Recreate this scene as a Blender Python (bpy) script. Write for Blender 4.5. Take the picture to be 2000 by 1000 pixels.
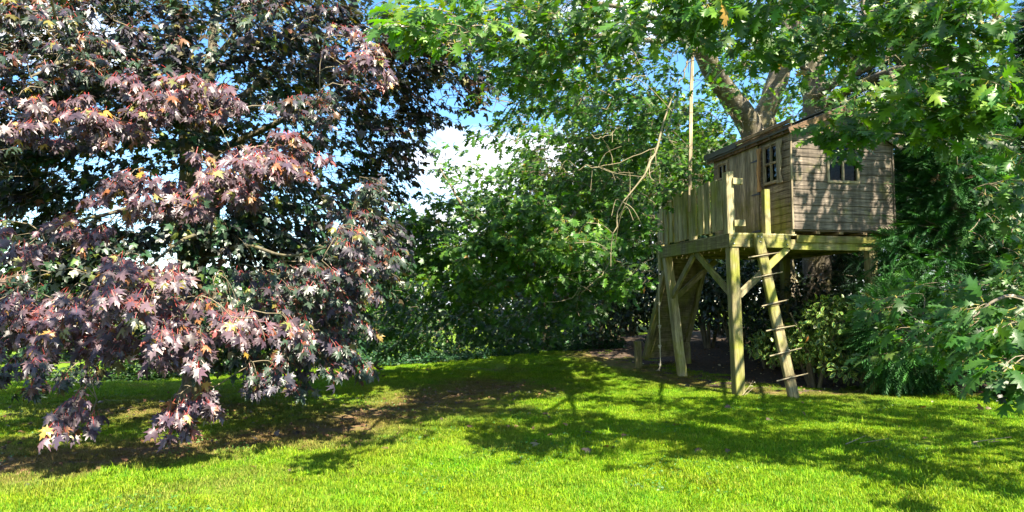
import bpy, bmesh, math, random
import numpy as np
from mathutils import Vector, Matrix

for o in list(bpy.data.objects):
    bpy.data.objects.remove(o, do_unlink=True)
SC = bpy.context.scene
COL = SC.collection
R = math.radians

# ------------------------------------------------------------------ camera
TH = R(4.09)
EYE = 1.62
FPX = 1400.0
cam_d = bpy.data.cameras.new('camera')
cam_d.sensor_width = 36.0
cam_d.lens = 36.0 * FPX / 2000.0
cam_d.clip_end = 2000.0
cam = bpy.data.objects.new('camera', cam_d)
COL.objects.link(cam)
cam.location = (0, 0, EYE)
cam.rotation_euler = (R(90) + TH, 0, 0)
SC.camera = cam

# ------------------------------------------------------------------ light
SUN_AZ = (0.45, -0.893)          # horizontal direction towards the sun (behind the camera, a little to the right)
SUN_EL = R(53)
sun_d = bpy.data.lights.new('sun', 'SUN')
sun_d.energy = 5.0
sun_d.angle = R(0.53)
sun_d.color = (1.0, 0.90, 0.71)
sun = bpy.data.objects.new('sun', sun_d)
COL.objects.link(sun)
sdir = Vector((SUN_AZ[0] * math.cos(SUN_EL), SUN_AZ[1] * math.cos(SUN_EL), math.sin(SUN_EL))).normalized()
sun.rotation_euler = sdir.to_track_quat('Z', 'Y').to_euler()
sun.location = sdir * 60

W = bpy.data.worlds.new('World')
SC.world = W
W.use_nodes = True
nt = W.node_tree
nt.nodes.clear()
wo = nt.nodes.new('ShaderNodeOutputWorld')
bg = nt.nodes.new('ShaderNodeBackground')
sky = nt.nodes.new('ShaderNodeTexSky')
sky.sky_type = 'NISHITA'
sky.sun_disc = False
sky.sun_elevation = SUN_EL
sky.sun_rotation = math.atan2(SUN_AZ[0], SUN_AZ[1])
sky.air_density = 1.0
sky.dust_density = 0.1
sky.ozone_density = 2.5
tc = nt.nodes.new('ShaderNodeTexCoord')
mp = nt.nodes.new('ShaderNodeMapping')
mp.inputs['Scale'].default_value = (1.0, 1.0, 1.7)
mp.inputs['Location'].default_value = (3.18, -2.06, -2.98)
nz = nt.nodes.new('ShaderNodeTexNoise')
nz.inputs['Scale'].default_value = 3.2
nz.inputs['Detail'].default_value = 7.0
nz.inputs['Roughness'].default_value = 0.52
rp = nt.nodes.new('ShaderNodeValToRGB')
rp.color_ramp.elements[0].position = 0.50
rp.color_ramp.elements[0].color = (0, 0, 0, 1)
rp.color_ramp.elements[1].position = 0.59
rp.color_ramp.elements[1].color = (1, 1, 1, 1)
mx = nt.nodes.new('ShaderNodeMix')
mx.data_type = 'RGBA'
mx.inputs[7].default_value = (5.4, 5.6, 6.0, 1)
nt.links.new(tc.outputs['Generated'], mp.inputs['Vector'])
nt.links.new(mp.outputs['Vector'], nz.inputs['Vector'])
nt.links.new(nz.outputs['Fac'], rp.inputs['Fac'])
nt.links.new(rp.outputs['Color'], mx.inputs[0])
hsv = nt.nodes.new('ShaderNodeHueSaturation')
hsv.inputs['Saturation'].default_value = 1.24
nt.links.new(sky.outputs['Color'], hsv.inputs['Color'])
nt.links.new(hsv.outputs['Color'], mx.inputs[6])
nt.links.new(mx.outputs[2], bg.inputs['Color'])
bg.inputs['Strength'].default_value = 0.076
nt.links.new(bg.outputs['Background'], wo.inputs['Surface'])

SC.view_settings.view_transform = 'Standard'
SC.view_settings.look = 'None'
SC.view_settings.exposure = 2.3
SC.view_settings.gamma = 1.0
SC.view_settings.use_curve_mapping = False
SC.cycles.max_bounces = 7
SC.cycles.diffuse_bounces = 4
SC.cycles.glossy_bounces = 2
SC.cycles.transmission_bounces = 5
SC.cycles.transparent_max_bounces = 6
SC.cycles.caustics_reflective = False
SC.cycles.caustics_refractive = False
SC.cycles.sample_clamp_indirect = 6.0
SC.cycles.use_denoising = True
SC.cycles.denoiser = 'OPENIMAGEDENOISE'
SC.cycles.denoising_input_passes = 'RGB_ALBEDO_NORMAL'
SC.cycles.denoising_prefilter = 'ACCURATE'

# ------------------------------------------------------------------ helpers
CT, ST = math.cos(TH), math.sin(TH)


def P(px, py, Y):
    """world point seen at photo pixel (px, py) that lies at distance Y ahead"""
    dx = (px - 1000) / FPX
    dz = (500 - py) / FPX
    t = Y / (CT - dz * ST)
    return np.array((dx * t, Y, EYE + (ST + dz * CT) * t))


def project(p):
    p = np.asarray(p, float)
    x, y, z = p[..., 0], p[..., 1], p[..., 2] - EYE
    d = y * CT + z * ST
    v = -y * ST + z * CT
    d = np.where(d < 0.05, 0.05, d)
    return 1000 + FPX * x / d, 500 - FPX * v / d, d


def sstep(a, b, x):
    t = np.clip((x - a) / (b - a), 0, 1)
    return t * t * (3 - 2 * t)


def gz(x, y):
    """height of the ground"""
    x = np.asarray(x, float)
    y = np.asarray(y, float)
    t = sstep(14.5, 20.5, y)
    xx = np.clip(x, -14, 12)
    h = t * (0.082 * xx + 0.24)
    h = h + 0.025 * np.sin(x * 0.9 + 1.3) * np.sin(y * 0.7 + 0.4) * sstep(3, 8, y)
    return h


def link(o, parent=None):
    COL.objects.link(o)
    if parent is not None:
        o.parent = parent
    return o


def thing(name, label, cat, loc=(0, 0, 0), group=None):
    o = bpy.data.objects.new(name, None)
    o.empty_display_size = 0.2
    o.location = loc
    o['label'] = label
    o['category'] = cat
    if group:
        o['group'] = group
    COL.objects.link(o)
    return o


def mesh_np(name, V, F, mat, parent=None, col=None, smooth=False, loc=None, kind=None):
    """numpy triangles -> mesh object"""
    V = np.asarray(V, np.float32)
    F = np.asarray(F, np.int32)
    me = bpy.data.meshes.new(name)
    me.vertices.add(len(V))
    me.vertices.foreach_set('co', V.ravel())
    me.loops.add(F.size)
    me.polygons.add(len(F))
    k = F.shape[1]
    me.polygons.foreach_set('loop_start', np.arange(0, F.size, k, dtype=np.int32))
    me.loops.foreach_set('vertex_index', F.ravel())
    if smooth:
        me.polygons.foreach_set('use_smooth', np.ones(len(F), bool))
    if col is not None:
        a = me.attributes.new('tint', 'FLOAT_COLOR', 'POINT')
        c = np.ones((len(V), 4), np.float32)
        c[:, :3] = col
        a.data.foreach_set('color', c.ravel())
    me.update(calc_edges=True)
    me.validate()
    if mat:
        me.materials.append(mat)
    o = bpy.data.objects.new(name, me)
    if loc is not None:
        o.location = loc
    if kind:
        o['kind'] = kind
    return link(o, parent)


def unit(a):
    return a / np.maximum(np.linalg.norm(a, axis=-1, keepdims=True), 1e-9)


def tubes(paths, radii, sides=4):
    """paths (N,M,3), radii (N,M) -> V, F (quads as triangles)"""
    paths = np.asarray(paths, float)
    radii = np.asarray(radii, float)
    N, M, _ = paths.shape
    tan = np.gradient(paths, axis=1)
    tan = unit(tan)
    ref = np.zeros_like(tan)
    ref[..., 0] = 0.31
    ref[..., 1] = 0.87
    ref[..., 2] = 0.38
    a = unit(np.cross(tan, ref))
    b = np.cross(tan, a)
    ang = np.arange(sides) * 2 * math.pi / sides
    V = paths[:, :, None, :] + radii[:, :, None, None] * (
        np.cos(ang)[None, None, :, None] * a[:, :, None, :] + np.sin(ang)[None, None, :, None] * b[:, :, None, :])
    idx = np.arange(N * M * sides).reshape(N, M, sides)
    i0 = idx[:, :-1, :]
    i1 = idx[:, 1:, :]
    j0 = np.roll(i0, -1, axis=2)
    j1 = np.roll(i1, -1, axis=2)
    F = np.concatenate([np.stack([i0, j0, j1], -1).reshape(-1, 3), np.stack([i0, j1, i1], -1).reshape(-1, 3)])
    return V.reshape(-1, 3), F


def spline(pts, n=16):
    """Catmull-Rom through the points"""
    p = np.asarray(pts, float)
    p = np.vstack([2 * p[0] - p[1], p, 2 * p[-1] - p[-2]])
    out = []
    m = len(p) - 3
    for u in np.linspace(0, m - 1e-6, n):
        i = int(u)
        t = u - i
        a, b, c, d = p[i], p[i + 1], p[i + 2], p[i + 3]
        out.append(0.5 * ((2 * b) + (-a + c) * t + (2 * a - 5 * b + 4 * c - d) * t * t + (-a + 3 * b - 3 * c + d) * t ** 3))
    return np.array(out)


# ------------------------------------------------------------------ materials
def new_mat(name):
    m = bpy.data.materials.new(name)
    m.use_nodes = True
    n = m.node_tree
    n.nodes.clear()
    out = n.nodes.new('ShaderNodeOutputMaterial')
    return m, n, out


def nd(n, t, **kw):
    x = n.nodes.new(t)
    for k, v in kw.items():
        x.inputs[k].default_value = v
    return x


def leaf_mat(name, rough=0.42, trans=0.4, tcol=(1.6, 1.9, 0.5), spec=0.5, sheen=0.0):
    m, n, out = new_mat(name)
    at = n.nodes.new('ShaderNodeAttribute')
    at.attribute_name = 'tint'
    geo = n.nodes.new('ShaderNodeNewGeometry')
    nz = nd(n, 'ShaderNodeTexNoise', Scale=34.0, Detail=2.0)
    n.links.new(geo.outputs['Position'], nz.inputs['Vector'])
    mr = nd(n, 'ShaderNodeMapRange')
    mr.inputs['To Min'].default_value = 0.72
    mr.inputs['To Max'].default_value = 1.28
    n.links.new(nz.outputs['Fac'], mr.inputs['Value'])
    mul = n.nodes.new('ShaderNodeVectorMath')
    mul.operation = 'SCALE'
    n.links.new(at.outputs['Color'], mul.inputs[0])
    n.links.new(mr.outputs['Result'], mul.inputs['Scale'])
    pb = n.nodes.new('ShaderNodeBsdfPrincipled')
    pb.inputs['Roughness'].default_value = rough
    pb.inputs['Specular IOR Level'].default_value = spec
    n.links.new(mul.outputs[0], pb.inputs['Base Color'])
    bmp = nd(n, 'ShaderNodeBump', Strength=0.25, Distance=0.01)
    n.links.new(nz.outputs['Fac'], bmp.inputs['Height'])
    n.links.new(bmp.outputs['Normal'], pb.inputs['Normal'])
    m2 = n.nodes.new('ShaderNodeVectorMath')
    m2.operation = 'MULTIPLY'
    m2.inputs[1].default_value = tcol
    n.links.new(mul.outputs[0], m2.inputs[0])
    tr = n.nodes.new('ShaderNodeBsdfTranslucent')
    n.links.new(m2.outputs[0], tr.inputs['Color'])
    ms = n.nodes.new('ShaderNodeMixShader')
    ms.inputs[0].default_value = trans
    n.links.new(pb.outputs[0], ms.inputs[1])
    n.links.new(tr.outputs[0], ms.inputs[2])
    n.links.new(ms.outputs[0], out.inputs['Surface'])
    return m


def bark_mat(name, dark, light, fleck=None, scale=9.0):
    m, n, out = new_mat(name)
    geo = n.nodes.new('ShaderNodeNewGeometry')
    mp = n.nodes.new('ShaderNodeMapping')
    mp.inputs['Scale'].default_value = (1, 1, 0.28)
    n.links.new(geo.outputs['Position'], mp.inputs['Vector'])
    nz = nd(n, 'ShaderNodeTexNoise', Scale=scale, Detail=8.0, Roughness=0.65)
    n.links.new(mp.outputs[0], nz.inputs['Vector'])
    rp = n.nodes.new('ShaderNodeValToRGB')
    rp.color_ramp.elements[0].position = 0.33
    rp.color_ramp.elements[0].color = (*dark, 1)
    rp.color_ramp.elements[1].position = 0.68
    rp.color_ramp.elements[1].color = (*light, 1)
    n.links.new(nz.outputs['Fac'], rp.inputs['Fac'])
    colr = rp.outputs['Color']
    # green algae in broad patches
    n2 = nd(n, 'ShaderNodeTexNoise', Scale=1.7, Detail=4.0)
    n.links.new(geo.outputs['Position'], n2.inputs['Vector'])
    r2 = n.nodes.new('ShaderNodeValToRGB')
    r2.color_ramp.elements[0].position = 0.48
    r2.color_ramp.elements[1].position = 0.66
    n.links.new(n2.outputs['Fac'], r2.inputs['Fac'])
    mxa = n.nodes.new('ShaderNodeMix')
    mxa.data_type = 'RGBA'
    mxa.inputs[7].default_value = (0.13, 0.12, 0.03, 1)
    mf = n.nodes.new('ShaderNodeMath')
    mf.operation = 'MULTIPLY'
    mf.inputs[1].default_value = 0.55
    n.links.new(r2.outputs['Color'], mf.inputs[0])
    n.links.new(mf.outputs[0], mxa.inputs[0])
    n.links.new(colr, mxa.inputs[6])
    colr = mxa.outputs[2]
    if fleck:
        mp3 = n.nodes.new('ShaderNodeMapping')
        mp3.inputs['Scale'].default_value = (1, 1, 3.0)
        n.links.new(geo.outputs['Position'], mp3.inputs['Vector'])
        n3 = nd(n, 'ShaderNodeTexNoise', Scale=11.0, Detail=2.0, Roughness=0.5)
        n.links.new(mp3.outputs[0], n3.inputs['Vector'])
        r3 = n.nodes.new('ShaderNodeValToRGB')
        r3.color_ramp.elements[0].position = 0.62
        r3.color_ramp.elements[1].position = 0.66
        n.links.new(n3.outputs['Fac'], r3.inputs['Fac'])
        mxb = n.nodes.new('ShaderNodeMix')
        mxb.data_type = 'RGBA'
        mxb.inputs[7].default_value = (*fleck, 1)
        n.links.new(r3.outputs['Color'], mxb.inputs[0])
        n.links.new(colr, mxb.inputs[6])
        colr = mxb.outputs[2]
    pb = nd(n, 'ShaderNodeBsdfPrincipled', Roughness=0.9)
    n.links.new(colr, pb.inputs['Base Color'])
    bmp = nd(n, 'ShaderNodeBump', Strength=0.8, Distance=0.03)
    n.links.new(nz.outputs['Fac'], bmp.inputs['Height'])
    n.links.new(bmp.outputs[0], pb.inputs['Normal'])
    n.links.new(pb.outputs[0], out.inputs['Surface'])
    return m


def wood_mat(name, dark, light, moss=(0.12, 0.13, 0.012), moss_amt=0.3, moss_z=None, rough=0.85):
    """weathered boards, grain along local x; algae in patches, denser low down when moss_z=(z0,z1)"""
    m, n, out = new_mat(name)
    tc = n.nodes.new('ShaderNodeTexCoord')
    oi = n.nodes.new('ShaderNodeObjectInfo')
    sc = n.nodes.new('ShaderNodeVectorMath')
    sc.operation = 'MULTIPLY_ADD'
    n.links.new(oi.outputs['Random'], sc.inputs[0])
    sc.inputs[1].default_value = (37.0, 91.0, 53.0)
    n.links.new(tc.outputs['Object'], sc.inputs[2])
    mp = n.nodes.new('ShaderNodeMapping')
    mp.inputs['Scale'].default_value = (1.1, 16.0, 16.0)
    n.links.new(sc.outputs[0], mp.inputs['Vector'])
    nz = nd(n, 'ShaderNodeTexNoise', Scale=2.6, Detail=6.0, Roughness=0.6, Distortion=0.8)
    n.links.new(mp.outputs[0], nz.inputs['Vector'])
    rp = n.nodes.new('ShaderNodeValToRGB')
    rp.color_ramp.elements[0].position = 0.34
    rp.color_ramp.elements[0].color = (*dark, 1)
    rp.color_ramp.elements[1].position = 0.66
    rp.color_ramp.elements[1].color = (*light, 1)
    n.links.new(nz.outputs['Fac'], rp.inputs['Fac'])
    # knots
    vo = nd(n, 'ShaderNodeTexVoronoi', Scale=2.4)
    mpv = n.nodes.new('ShaderNodeMapping')
    mpv.inputs['Scale'].default_value = (1.0, 2.2, 2.2)
    n.links.new(sc.outputs[0], mpv.inputs['Vector'])
    n.links.new(mpv.outputs[0], vo.inputs['Vector'])
    rk = n.nodes.new('ShaderNodeValToRGB')
    rk.color_ramp.elements[0].position = 0.03
    rk.color_ramp.elements[0].color = (0.35, 0.3, 0.26, 1)
    rk.color_ramp.elements[1].position = 0.11
    rk.color_ramp.elements[1].color = (1, 1, 1, 1)
    n.links.new(vo.outputs['Distance'], rk.inputs['Fac'])
    mk = n.nodes.new('ShaderNodeMix')
    mk.data_type = 'RGBA'
    mk.blend_type = 'MULTIPLY'
    mk.inputs[0].default_value = 0.8
    n.links.new(rp.outputs['Color'], mk.inputs[6])
    n.links.new(rk.outputs['Color'], mk.inputs[7])
    # tone per board
    mr = nd(n, 'ShaderNodeMapRange')
    mr.inputs['To Min'].default_value = 0.8
    mr.inputs['To Max'].default_value = 1.2
    n.links.new(oi.outputs['Random'], mr.inputs['Value'])
    tv = n.nodes.new('ShaderNodeVectorMath')
    tv.operation = 'SCALE'
    n.links.new(mk.outputs[2], tv.inputs[0])
    n.links.new(mr.outputs[0], tv.inputs['Scale'])
    # algae
    geo = n.nodes.new('ShaderNodeNewGeometry')
    n2 = nd(n, 'ShaderNodeTexNoise', Scale=1.9, Detail=5.0, Roughness=0.62)
    n.links.new(geo.outputs['Position'], n2.inputs['Vector'])
    val = n2.outputs['Fac']
    if moss_z:
        sx = n.nodes.new('ShaderNodeSeparateXYZ')
        n.links.new(geo.outputs['Position'], sx.inputs[0])
        mz = nd(n, 'ShaderNodeMapRange')
        mz.inputs['From Min'].default_value = moss_z[0]
        mz.inputs['From Max'].default_value = moss_z[1]
        mz.inputs['To Min'].default_value = 0.22
        mz.inputs['To Max'].default_value = -0.25
        n.links.new(sx.outputs['Z'], mz.inputs['Value'])
        ad = n.nodes.new('ShaderNodeMath')
        ad.operation = 'ADD'
        n.links.new(val, ad.inputs[0])
        n.links.new(mz.outputs[0], ad.inputs[1])
        val = ad.outputs[0]
    r2 = n.nodes.new('ShaderNodeValToRGB')
    r2.color_ramp.elements[0].position = 0.62 - 0.3 * moss_amt
    r2.color_ramp.elements[1].position = 0.80 - 0.3 * moss_amt
    n.links.new(val, r2.inputs['Fac'])
    mo = n.nodes.new('ShaderNodeMix')
    mo.data_type = 'RGBA'
    mo.inputs[7].default_value = (*moss, 1)
    mm = n.nodes.new('ShaderNodeMath')
    mm.operation = 'MULTIPLY'
    mm.inputs[1].default_value = 0.85
    n.links.new(r2.outputs['Color'], mm.inputs[0])
    n.links.new(mm.outputs[0], mo.inputs[0])
    n.links.new(tv.outputs[0], mo.inputs[6])
    mps = n.nodes.new('ShaderNodeMapping')
    mps.inputs['Scale'].default_value = (7.0, 7.0, 0.7)
    n.links.new(geo.outputs['Position'], mps.inputs['Vector'])
    ns = nd(n, 'ShaderNodeTexNoise', Scale=1.0, Detail=5.0, Roughness=0.6)
    n.links.new(mps.outputs[0], ns.inputs['Vector'])
    mrs = nd(n, 'ShaderNodeMapRange')
    mrs.inputs['From Min'].default_value = 0.36
    mrs.inputs['From Max'].default_value = 0.62
    mrs.inputs['To Min'].default_value = 0.55
    mrs.inputs['To Max'].default_value = 1.12
    n.links.new(ns.outputs['Fac'], mrs.inputs['Value'])
    sst = n.nodes.new('ShaderNodeVectorMath')
    sst.operation = 'SCALE'
    n.links.new(mo.outputs[2], sst.inputs[0])
    n.links.new(mrs.outputs[0], sst.inputs['Scale'])
    mg = n.nodes.new('ShaderNodeMix')     # grain still shows through the algae
    mg.data_type = 'RGBA'
    mg.blend_type = 'OVERLAY'
    mg.inputs[0].default_value = 0.35
    n.links.new(sst.outputs[0], mg.inputs[6])
    n.links.new(nz.outputs['Fac'], mg.inputs[7])
    pb = nd(n, 'ShaderNodeBsdfPrincipled', Roughness=rough)
    pb.inputs['Specular IOR Level'].default_value = 0.25
    n.links.new(mg.outputs[2], pb.inputs['Base Color'])
    bmp = nd(n, 'ShaderNodeBump', Strength=0.5, Distance=0.006)
    n.links.new(nz.outputs['Fac'], bmp.inputs['Height'])
    n.links.new(bmp.outputs[0], pb.inputs['Normal'])
    n.links.new(pb.outputs[0], out.inputs['Surface'])
    return m


def plain_mat(name, c, rough=0.7, metal=0.0):
    m, n, out = new_mat(name)
    geo = n.nodes.new('ShaderNodeNewGeometry')
    nz = nd(n, 'ShaderNodeTexNoise', Scale=30.0, Detail=4.0)
    n.links.new(geo.outputs['Position'], nz.inputs['Vector'])
    rp = n.nodes.new('ShaderNodeValToRGB')
    rp.color_ramp.elements[0].color = (*[x * 0.65 for x in c], 1)
    rp.color_ramp.elements[1].color = (*[min(1, x * 1.3) for x in c], 1)
    n.links.new(nz.outputs['Fac'], rp.inputs['Fac'])
    pb = nd(n, 'ShaderNodeBsdfPrincipled', Roughness=rough, Metallic=metal)
    n.links.new(rp.outputs[0], pb.inputs['Base Color'])
    bmp = nd(n, 'ShaderNodeBump', Strength=0.3, Distance=0.005)
    n.links.new(nz.outputs['Fac'], bmp.inputs['Height'])
    n.links.new(bmp.outputs[0], pb.inputs['Normal'])
    n.links.new(pb.outputs[0], out.inputs['Surface'])
    return m


# dry strip of thin brown grass that runs under the purple maple
DRY = [P(-200, 905, 7.4), P(150, 895, 7.7), P(520, 850, 9.1), P(760, 800, 11.3), P(960, 740, 15.0)]
DRY = [(p[0], p[1]) for p in DRY]


def seg_dist(x, y, line):
    d = np.full(np.shape(x), 1e9)
    for (ax, ay), (bx, by) in zip(line[:-1], line[1:]):
        vx, vy = bx - ax, by - ay
        t = np.clip(((x - ax) * vx + (y - ay) * vy) / (vx * vx + vy * vy), 0, 1)
        d = np.minimum(d, np.hypot(x - ax - t * vx, y - ay - t * vy))
    return d


def ground_mix(n):
    """nodes: 0..1 factor of dryness from the 'dry' mesh attribute plus noise"""
    geo = n.nodes.new('ShaderNodeNewGeometry')
    return geo


def blotch(x, y):
    return (np.sin(x * 1.7 + 2.1 * np.sin(y * 0.8)) * np.sin(y * 1.5 + 1.7 * np.sin(x * 0.9 + 1)) +
            0.5 * np.sin(x * 4.1 + y * 2.3 + 1.3 * np.sin(y * 3.1)) * np.sin(y * 3.7 - x * 1.9))


def dryness(x, y):
    d = seg_dist(x, y, DRY)
    w = 1.25 + 0.5 * blotch(x * 0.8, y * 0.6)
    dr = np.exp(-(d / np.maximum(w, 0.3)) ** 2)
    # worn patch round the maple's foot
    r = np.hypot((x + 5.4) / 1.5, y - 11.4)
    dr = np.maximum(dr, 0.9 * np.exp(-(r / 1.6) ** 2))
    # thin grass along the edge of the bed under the tree house
    e = soil_edge(x, y)
    dr = np.maximum(dr, 0.85 * np.exp(-((e) / 0.55) ** 2))
    dr = np.where(y > 4.5, dr, 0)
    # scattered tired patches over the lawn
    dr = np.maximum(dr, 0.45 * np.clip(blotch(x * 0.45 + 3, y * 0.45) - 0.55, 0, 1))
    return np.clip(dr, 0, 1)


BED = [P(1130, 700, 19.5), P(1240, 728, 17.2), P(1330, 752, 15.2), P(1450, 762, 13.9), P(1600, 748, 13.6),
       P(1760, 742, 13.8), P(1960, 740, 13.5), P(2300, 760, 13.0)]
BED = [(p[0], p[1]) for p in BED]


def soil_edge(x, y):
    """signed distance to the edge of the bare bed (positive inside the bed)"""
    d = seg_dist(x, y, BED)
    bx = np.array([b[0] for b in BED])
    by = np.array([b[1] for b in BED])
    inside = (y > np.interp(x, bx, by)) & (x > bx[0])
    return np.where(inside, d, -d)


def terrain_sheet(name, xs, ys, off, mat, keep=None, kind='structure', attr=True):
    X, Y = np.meshgrid(xs, ys)
    V = np.stack([X, Y, gz(X, Y) + off], -1).reshape(-1, 3)
    ny, nx = X.shape
    i = np.arange(nx * ny).reshape(ny, nx)
    F = np.stack([i[:-1, :-1], i[:-1, 1:], i[1:, 1:], i[1:, :-1]], -1).reshape(-1, 4)
    if keep is not None:
        cen = V[F].mean(1)
        F = F[keep(cen[:, 0], cen[:, 1])]
    o = mesh_np(name, V, F, mat, smooth=True, kind=kind)
    if attr:
        a = o.data.attributes.new('dry', 'FLOAT', 'POINT')
        a.data.foreach_set('value', dryness(V[:, 0], V[:, 1]).astype(np.float32))
    return o


def lawn_mat():
    m, n, out = new_mat('lawn_ground')
    at = n.nodes.new('ShaderNodeAttribute')
    at.attribute_name = 'dry'
    geo = n.nodes.new('ShaderNodeNewGeometry')
    nz = nd(n, 'ShaderNodeTexNoise', Scale=14.0, Detail=6.0, Roughness=0.7)
    n.links.new(geo.outputs['Position'], nz.inputs['Vector'])
    rg = n.nodes.new('ShaderNodeValToRGB')
    rg.color_ramp.elements[0].color = (0.035, 0.08, 0.006, 1)
    rg.color_ramp.elements[1].color = (0.15, 0.24, 0.008, 1)
    n.links.new(nz.outputs['Fac'], rg.inputs['Fac'])
    rd = n.nodes.new('ShaderNodeValToRGB')
    rd.color_ramp.elements[0].color = (0.05, 0.032, 0.018, 1)
    rd.color_ramp.elements[1].color = (0.20, 0.13, 0.07, 1)
    n.links.new(nz.outputs['Fac'], rd.inputs['Fac'])
    n5 = nd(n, 'ShaderNodeTexNoise', Scale=5.5, Detail=7.0, Roughness=0.75)
    n.links.new(geo.outputs['Position'], n5.inputs['Vector'])
    m5 = nd(n, 'ShaderNodeMath')
    m5.operation = 'MULTIPLY_ADD'
    m5.inputs[1].default_value = 2.2
    m5.inputs[2].default_value = -1.1
    n.links.new(n5.outputs['Fac'], m5.inputs[0])
    m6 = nd(n, 'ShaderNodeMath')
    m6.operation = 'ADD'
    m6.use_clamp = True
    n.links.new(m5.outputs[0], m6.inputs[0])
    n.links.new(at.outputs['Fac'], m6.inputs[1])
    mx = n.nodes.new('ShaderNodeMix')
    mx.data_type = 'RGBA'
    n.links.new(m6.outputs[0], mx.inputs[0])
    n.links.new(rg.outputs[0], mx.inputs[6])
    n.links.new(rd.outputs[0], mx.inputs[7])
    pb = nd(n, 'ShaderNodeBsdfPrincipled', Roughness=0.95)
    pb.inputs['Specular IOR Level'].default_value = 0.1
    n.links.new(mx.outputs[2], pb.inputs['Base Color'])
    bmp = nd(n, 'ShaderNodeBump', Strength=0.7, Distance=0.03)
    n.links.new(nz.outputs['Fac'], bmp.inputs['Height'])
    n.links.new(bmp.outputs[0], pb.inputs['Normal'])
    n.links.new(pb.outputs[0], out.inputs['Surface'])
    return m


def soil_mat():
    m, n, out = new_mat('soil')
    geo = n.nodes.new('ShaderNodeNewGeometry')
    nz = nd(n, 'ShaderNodeTexNoise', Scale=9.0, Detail=9.0, Roughness=0.7)
    n.links.new(geo.outputs['Position'], nz.inputs['Vector'])
    rg = n.nodes.new('ShaderNodeValToRGB')
    rg.color_ramp.elements[0].position = 0.3
    rg.color_ramp.elements[0].color = (0.025, 0.016, 0.01, 1)
    rg.color_ramp.elements[1].position = 0.75
    rg.color_ramp.elements[1].color = (0.10, 0.065, 0.042, 1)
    n.links.new(nz.outputs['Fac'], rg.inputs['Fac'])
    pb = nd(n, 'ShaderNodeBsdfPrincipled', Roughness=0.95)
    n.links.new(rg.outputs[0], pb.inputs['Base Color'])
    bmp = nd(n, 'ShaderNodeBump', Strength=1.0, Distance=0.04)
    n.links.new(nz.outputs['Fac'], bmp.inputs['Height'])
    n.links.new(bmp.outputs[0], pb.inputs['Normal'])
    n.links.new(pb.outputs[0], out.inputs['Surface'])
    return m


M_LAWN, M_SOIL = lawn_mat(), soil_mat()
M_GABLE = wood_mat('weathered_cladding', (0.060, 0.048, 0.038), (0.19, 0.156, 0.126), moss_amt=0.08)
M_SIDE = wood_mat('mossy_cladding', (0.11, 0.078, 0.05), (0.31, 0.24, 0.16), moss=(0.15, 0.15, 0.02), moss_amt=0.35, moss_z=(3.05, 4.7))
M_DOOR = wood_mat('grey_door_wood', (0.13, 0.108, 0.072), (0.34, 0.285, 0.20), moss=(0.15, 0.145, 0.03), moss_amt=0.35, moss_z=(3.05, 4.8))
M_FRAME = wood_mat('deck_timber', (0.12, 0.10, 0.05), (0.30, 0.26, 0.14), moss=(0.17, 0.185, 0.022), moss_amt=0.7)
M_PICKET = wood_mat('picket_timber', (0.22, 0.19, 0.105), (0.50, 0.44, 0.27), moss=(0.27, 0.27, 0.055), moss_amt=0.6)
M_RAMP = wood_mat('ramp_boards', (0.10, 0.085, 0.045), (0.24, 0.20, 0.12), moss=(0.12, 0.13, 0.02), moss_amt=0.55)
M_ORANGE = wood_mat('warm_timber', (0.20, 0.10, 0.04), (0.48, 0.27, 0.11), moss_amt=0.0)
M_STRIP = wood_mat('eave_strip', (0.12, 0.075, 0.04), (0.28, 0.19, 0.10), moss_amt=0.0)
M_FASCIA = wood_mat('brown_fascia', (0.08, 0.048, 0.030), (0.20, 0.125, 0.075), moss_amt=0.05)
M_WINFRAME = wood_mat('window_timber', (0.16, 0.125, 0.08), (0.38, 0.31, 0.21), moss_amt=0.1)
M_FELT = plain_mat('roof_felt', (0.06, 0.065, 0.065), 0.9)
M_IRON = plain_mat('black_iron', (0.012, 0.012, 0.013), 0.5, 0.4)
M_ZINC = plain_mat('zinc_bolt', (0.45, 0.45, 0.42), 0.4, 0.9)
M_ROPE = plain_mat('pale_rope', (0.42, 0.38, 0.28), 0.9)
M_WIRE = plain_mat('rusty_wire', (0.09, 0.05, 0.03), 0.7, 0.3)
M_DARKIN = plain_mat('interior_board', (0.09, 0.065, 0.045), 0.9)
M_BARK_M = bark_mat('maple_bark', (0.05, 0.043, 0.028), (0.16, 0.14, 0.09))
M_BARK_O = bark_mat('oak_bark', (0.045, 0.038, 0.028), (0.15, 0.125, 0.09), fleck=(0.34, 0.32, 0.28))
M_TWIG = plain_mat('twig_bark', (0.16, 0.13, 0.085), 0.85)
M_DEAD = plain_mat('dead_twig', (0.20, 0.17, 0.105), 0.85)
M_LEAF_M = leaf_mat('maple_leaf', rough=0.40, trans=0.25, tcol=(1.7, 1.15, 0.35), spec=0.6)
M_LEAF_O = leaf_mat('oak_leaf', rough=0.42, trans=0.40, tcol=(2.4, 2.3, 0.25), spec=0.4)
M_LEAF_B = leaf_mat('hedge_leaf', rough=0.45, trans=0.35, tcol=(1.9, 2.0, 0.4), spec=0.4)
M_LEAF_G = leaf_mat('glossy_leaf', rough=0.36, trans=0.15, tcol=(1.6, 1.9, 0.4), spec=0.45)
M_CONIFER = leaf_mat('cypress_frond', rough=0.6, trans=0.25, tcol=(1.3, 1.6, 0.4), spec=0.3)


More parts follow.
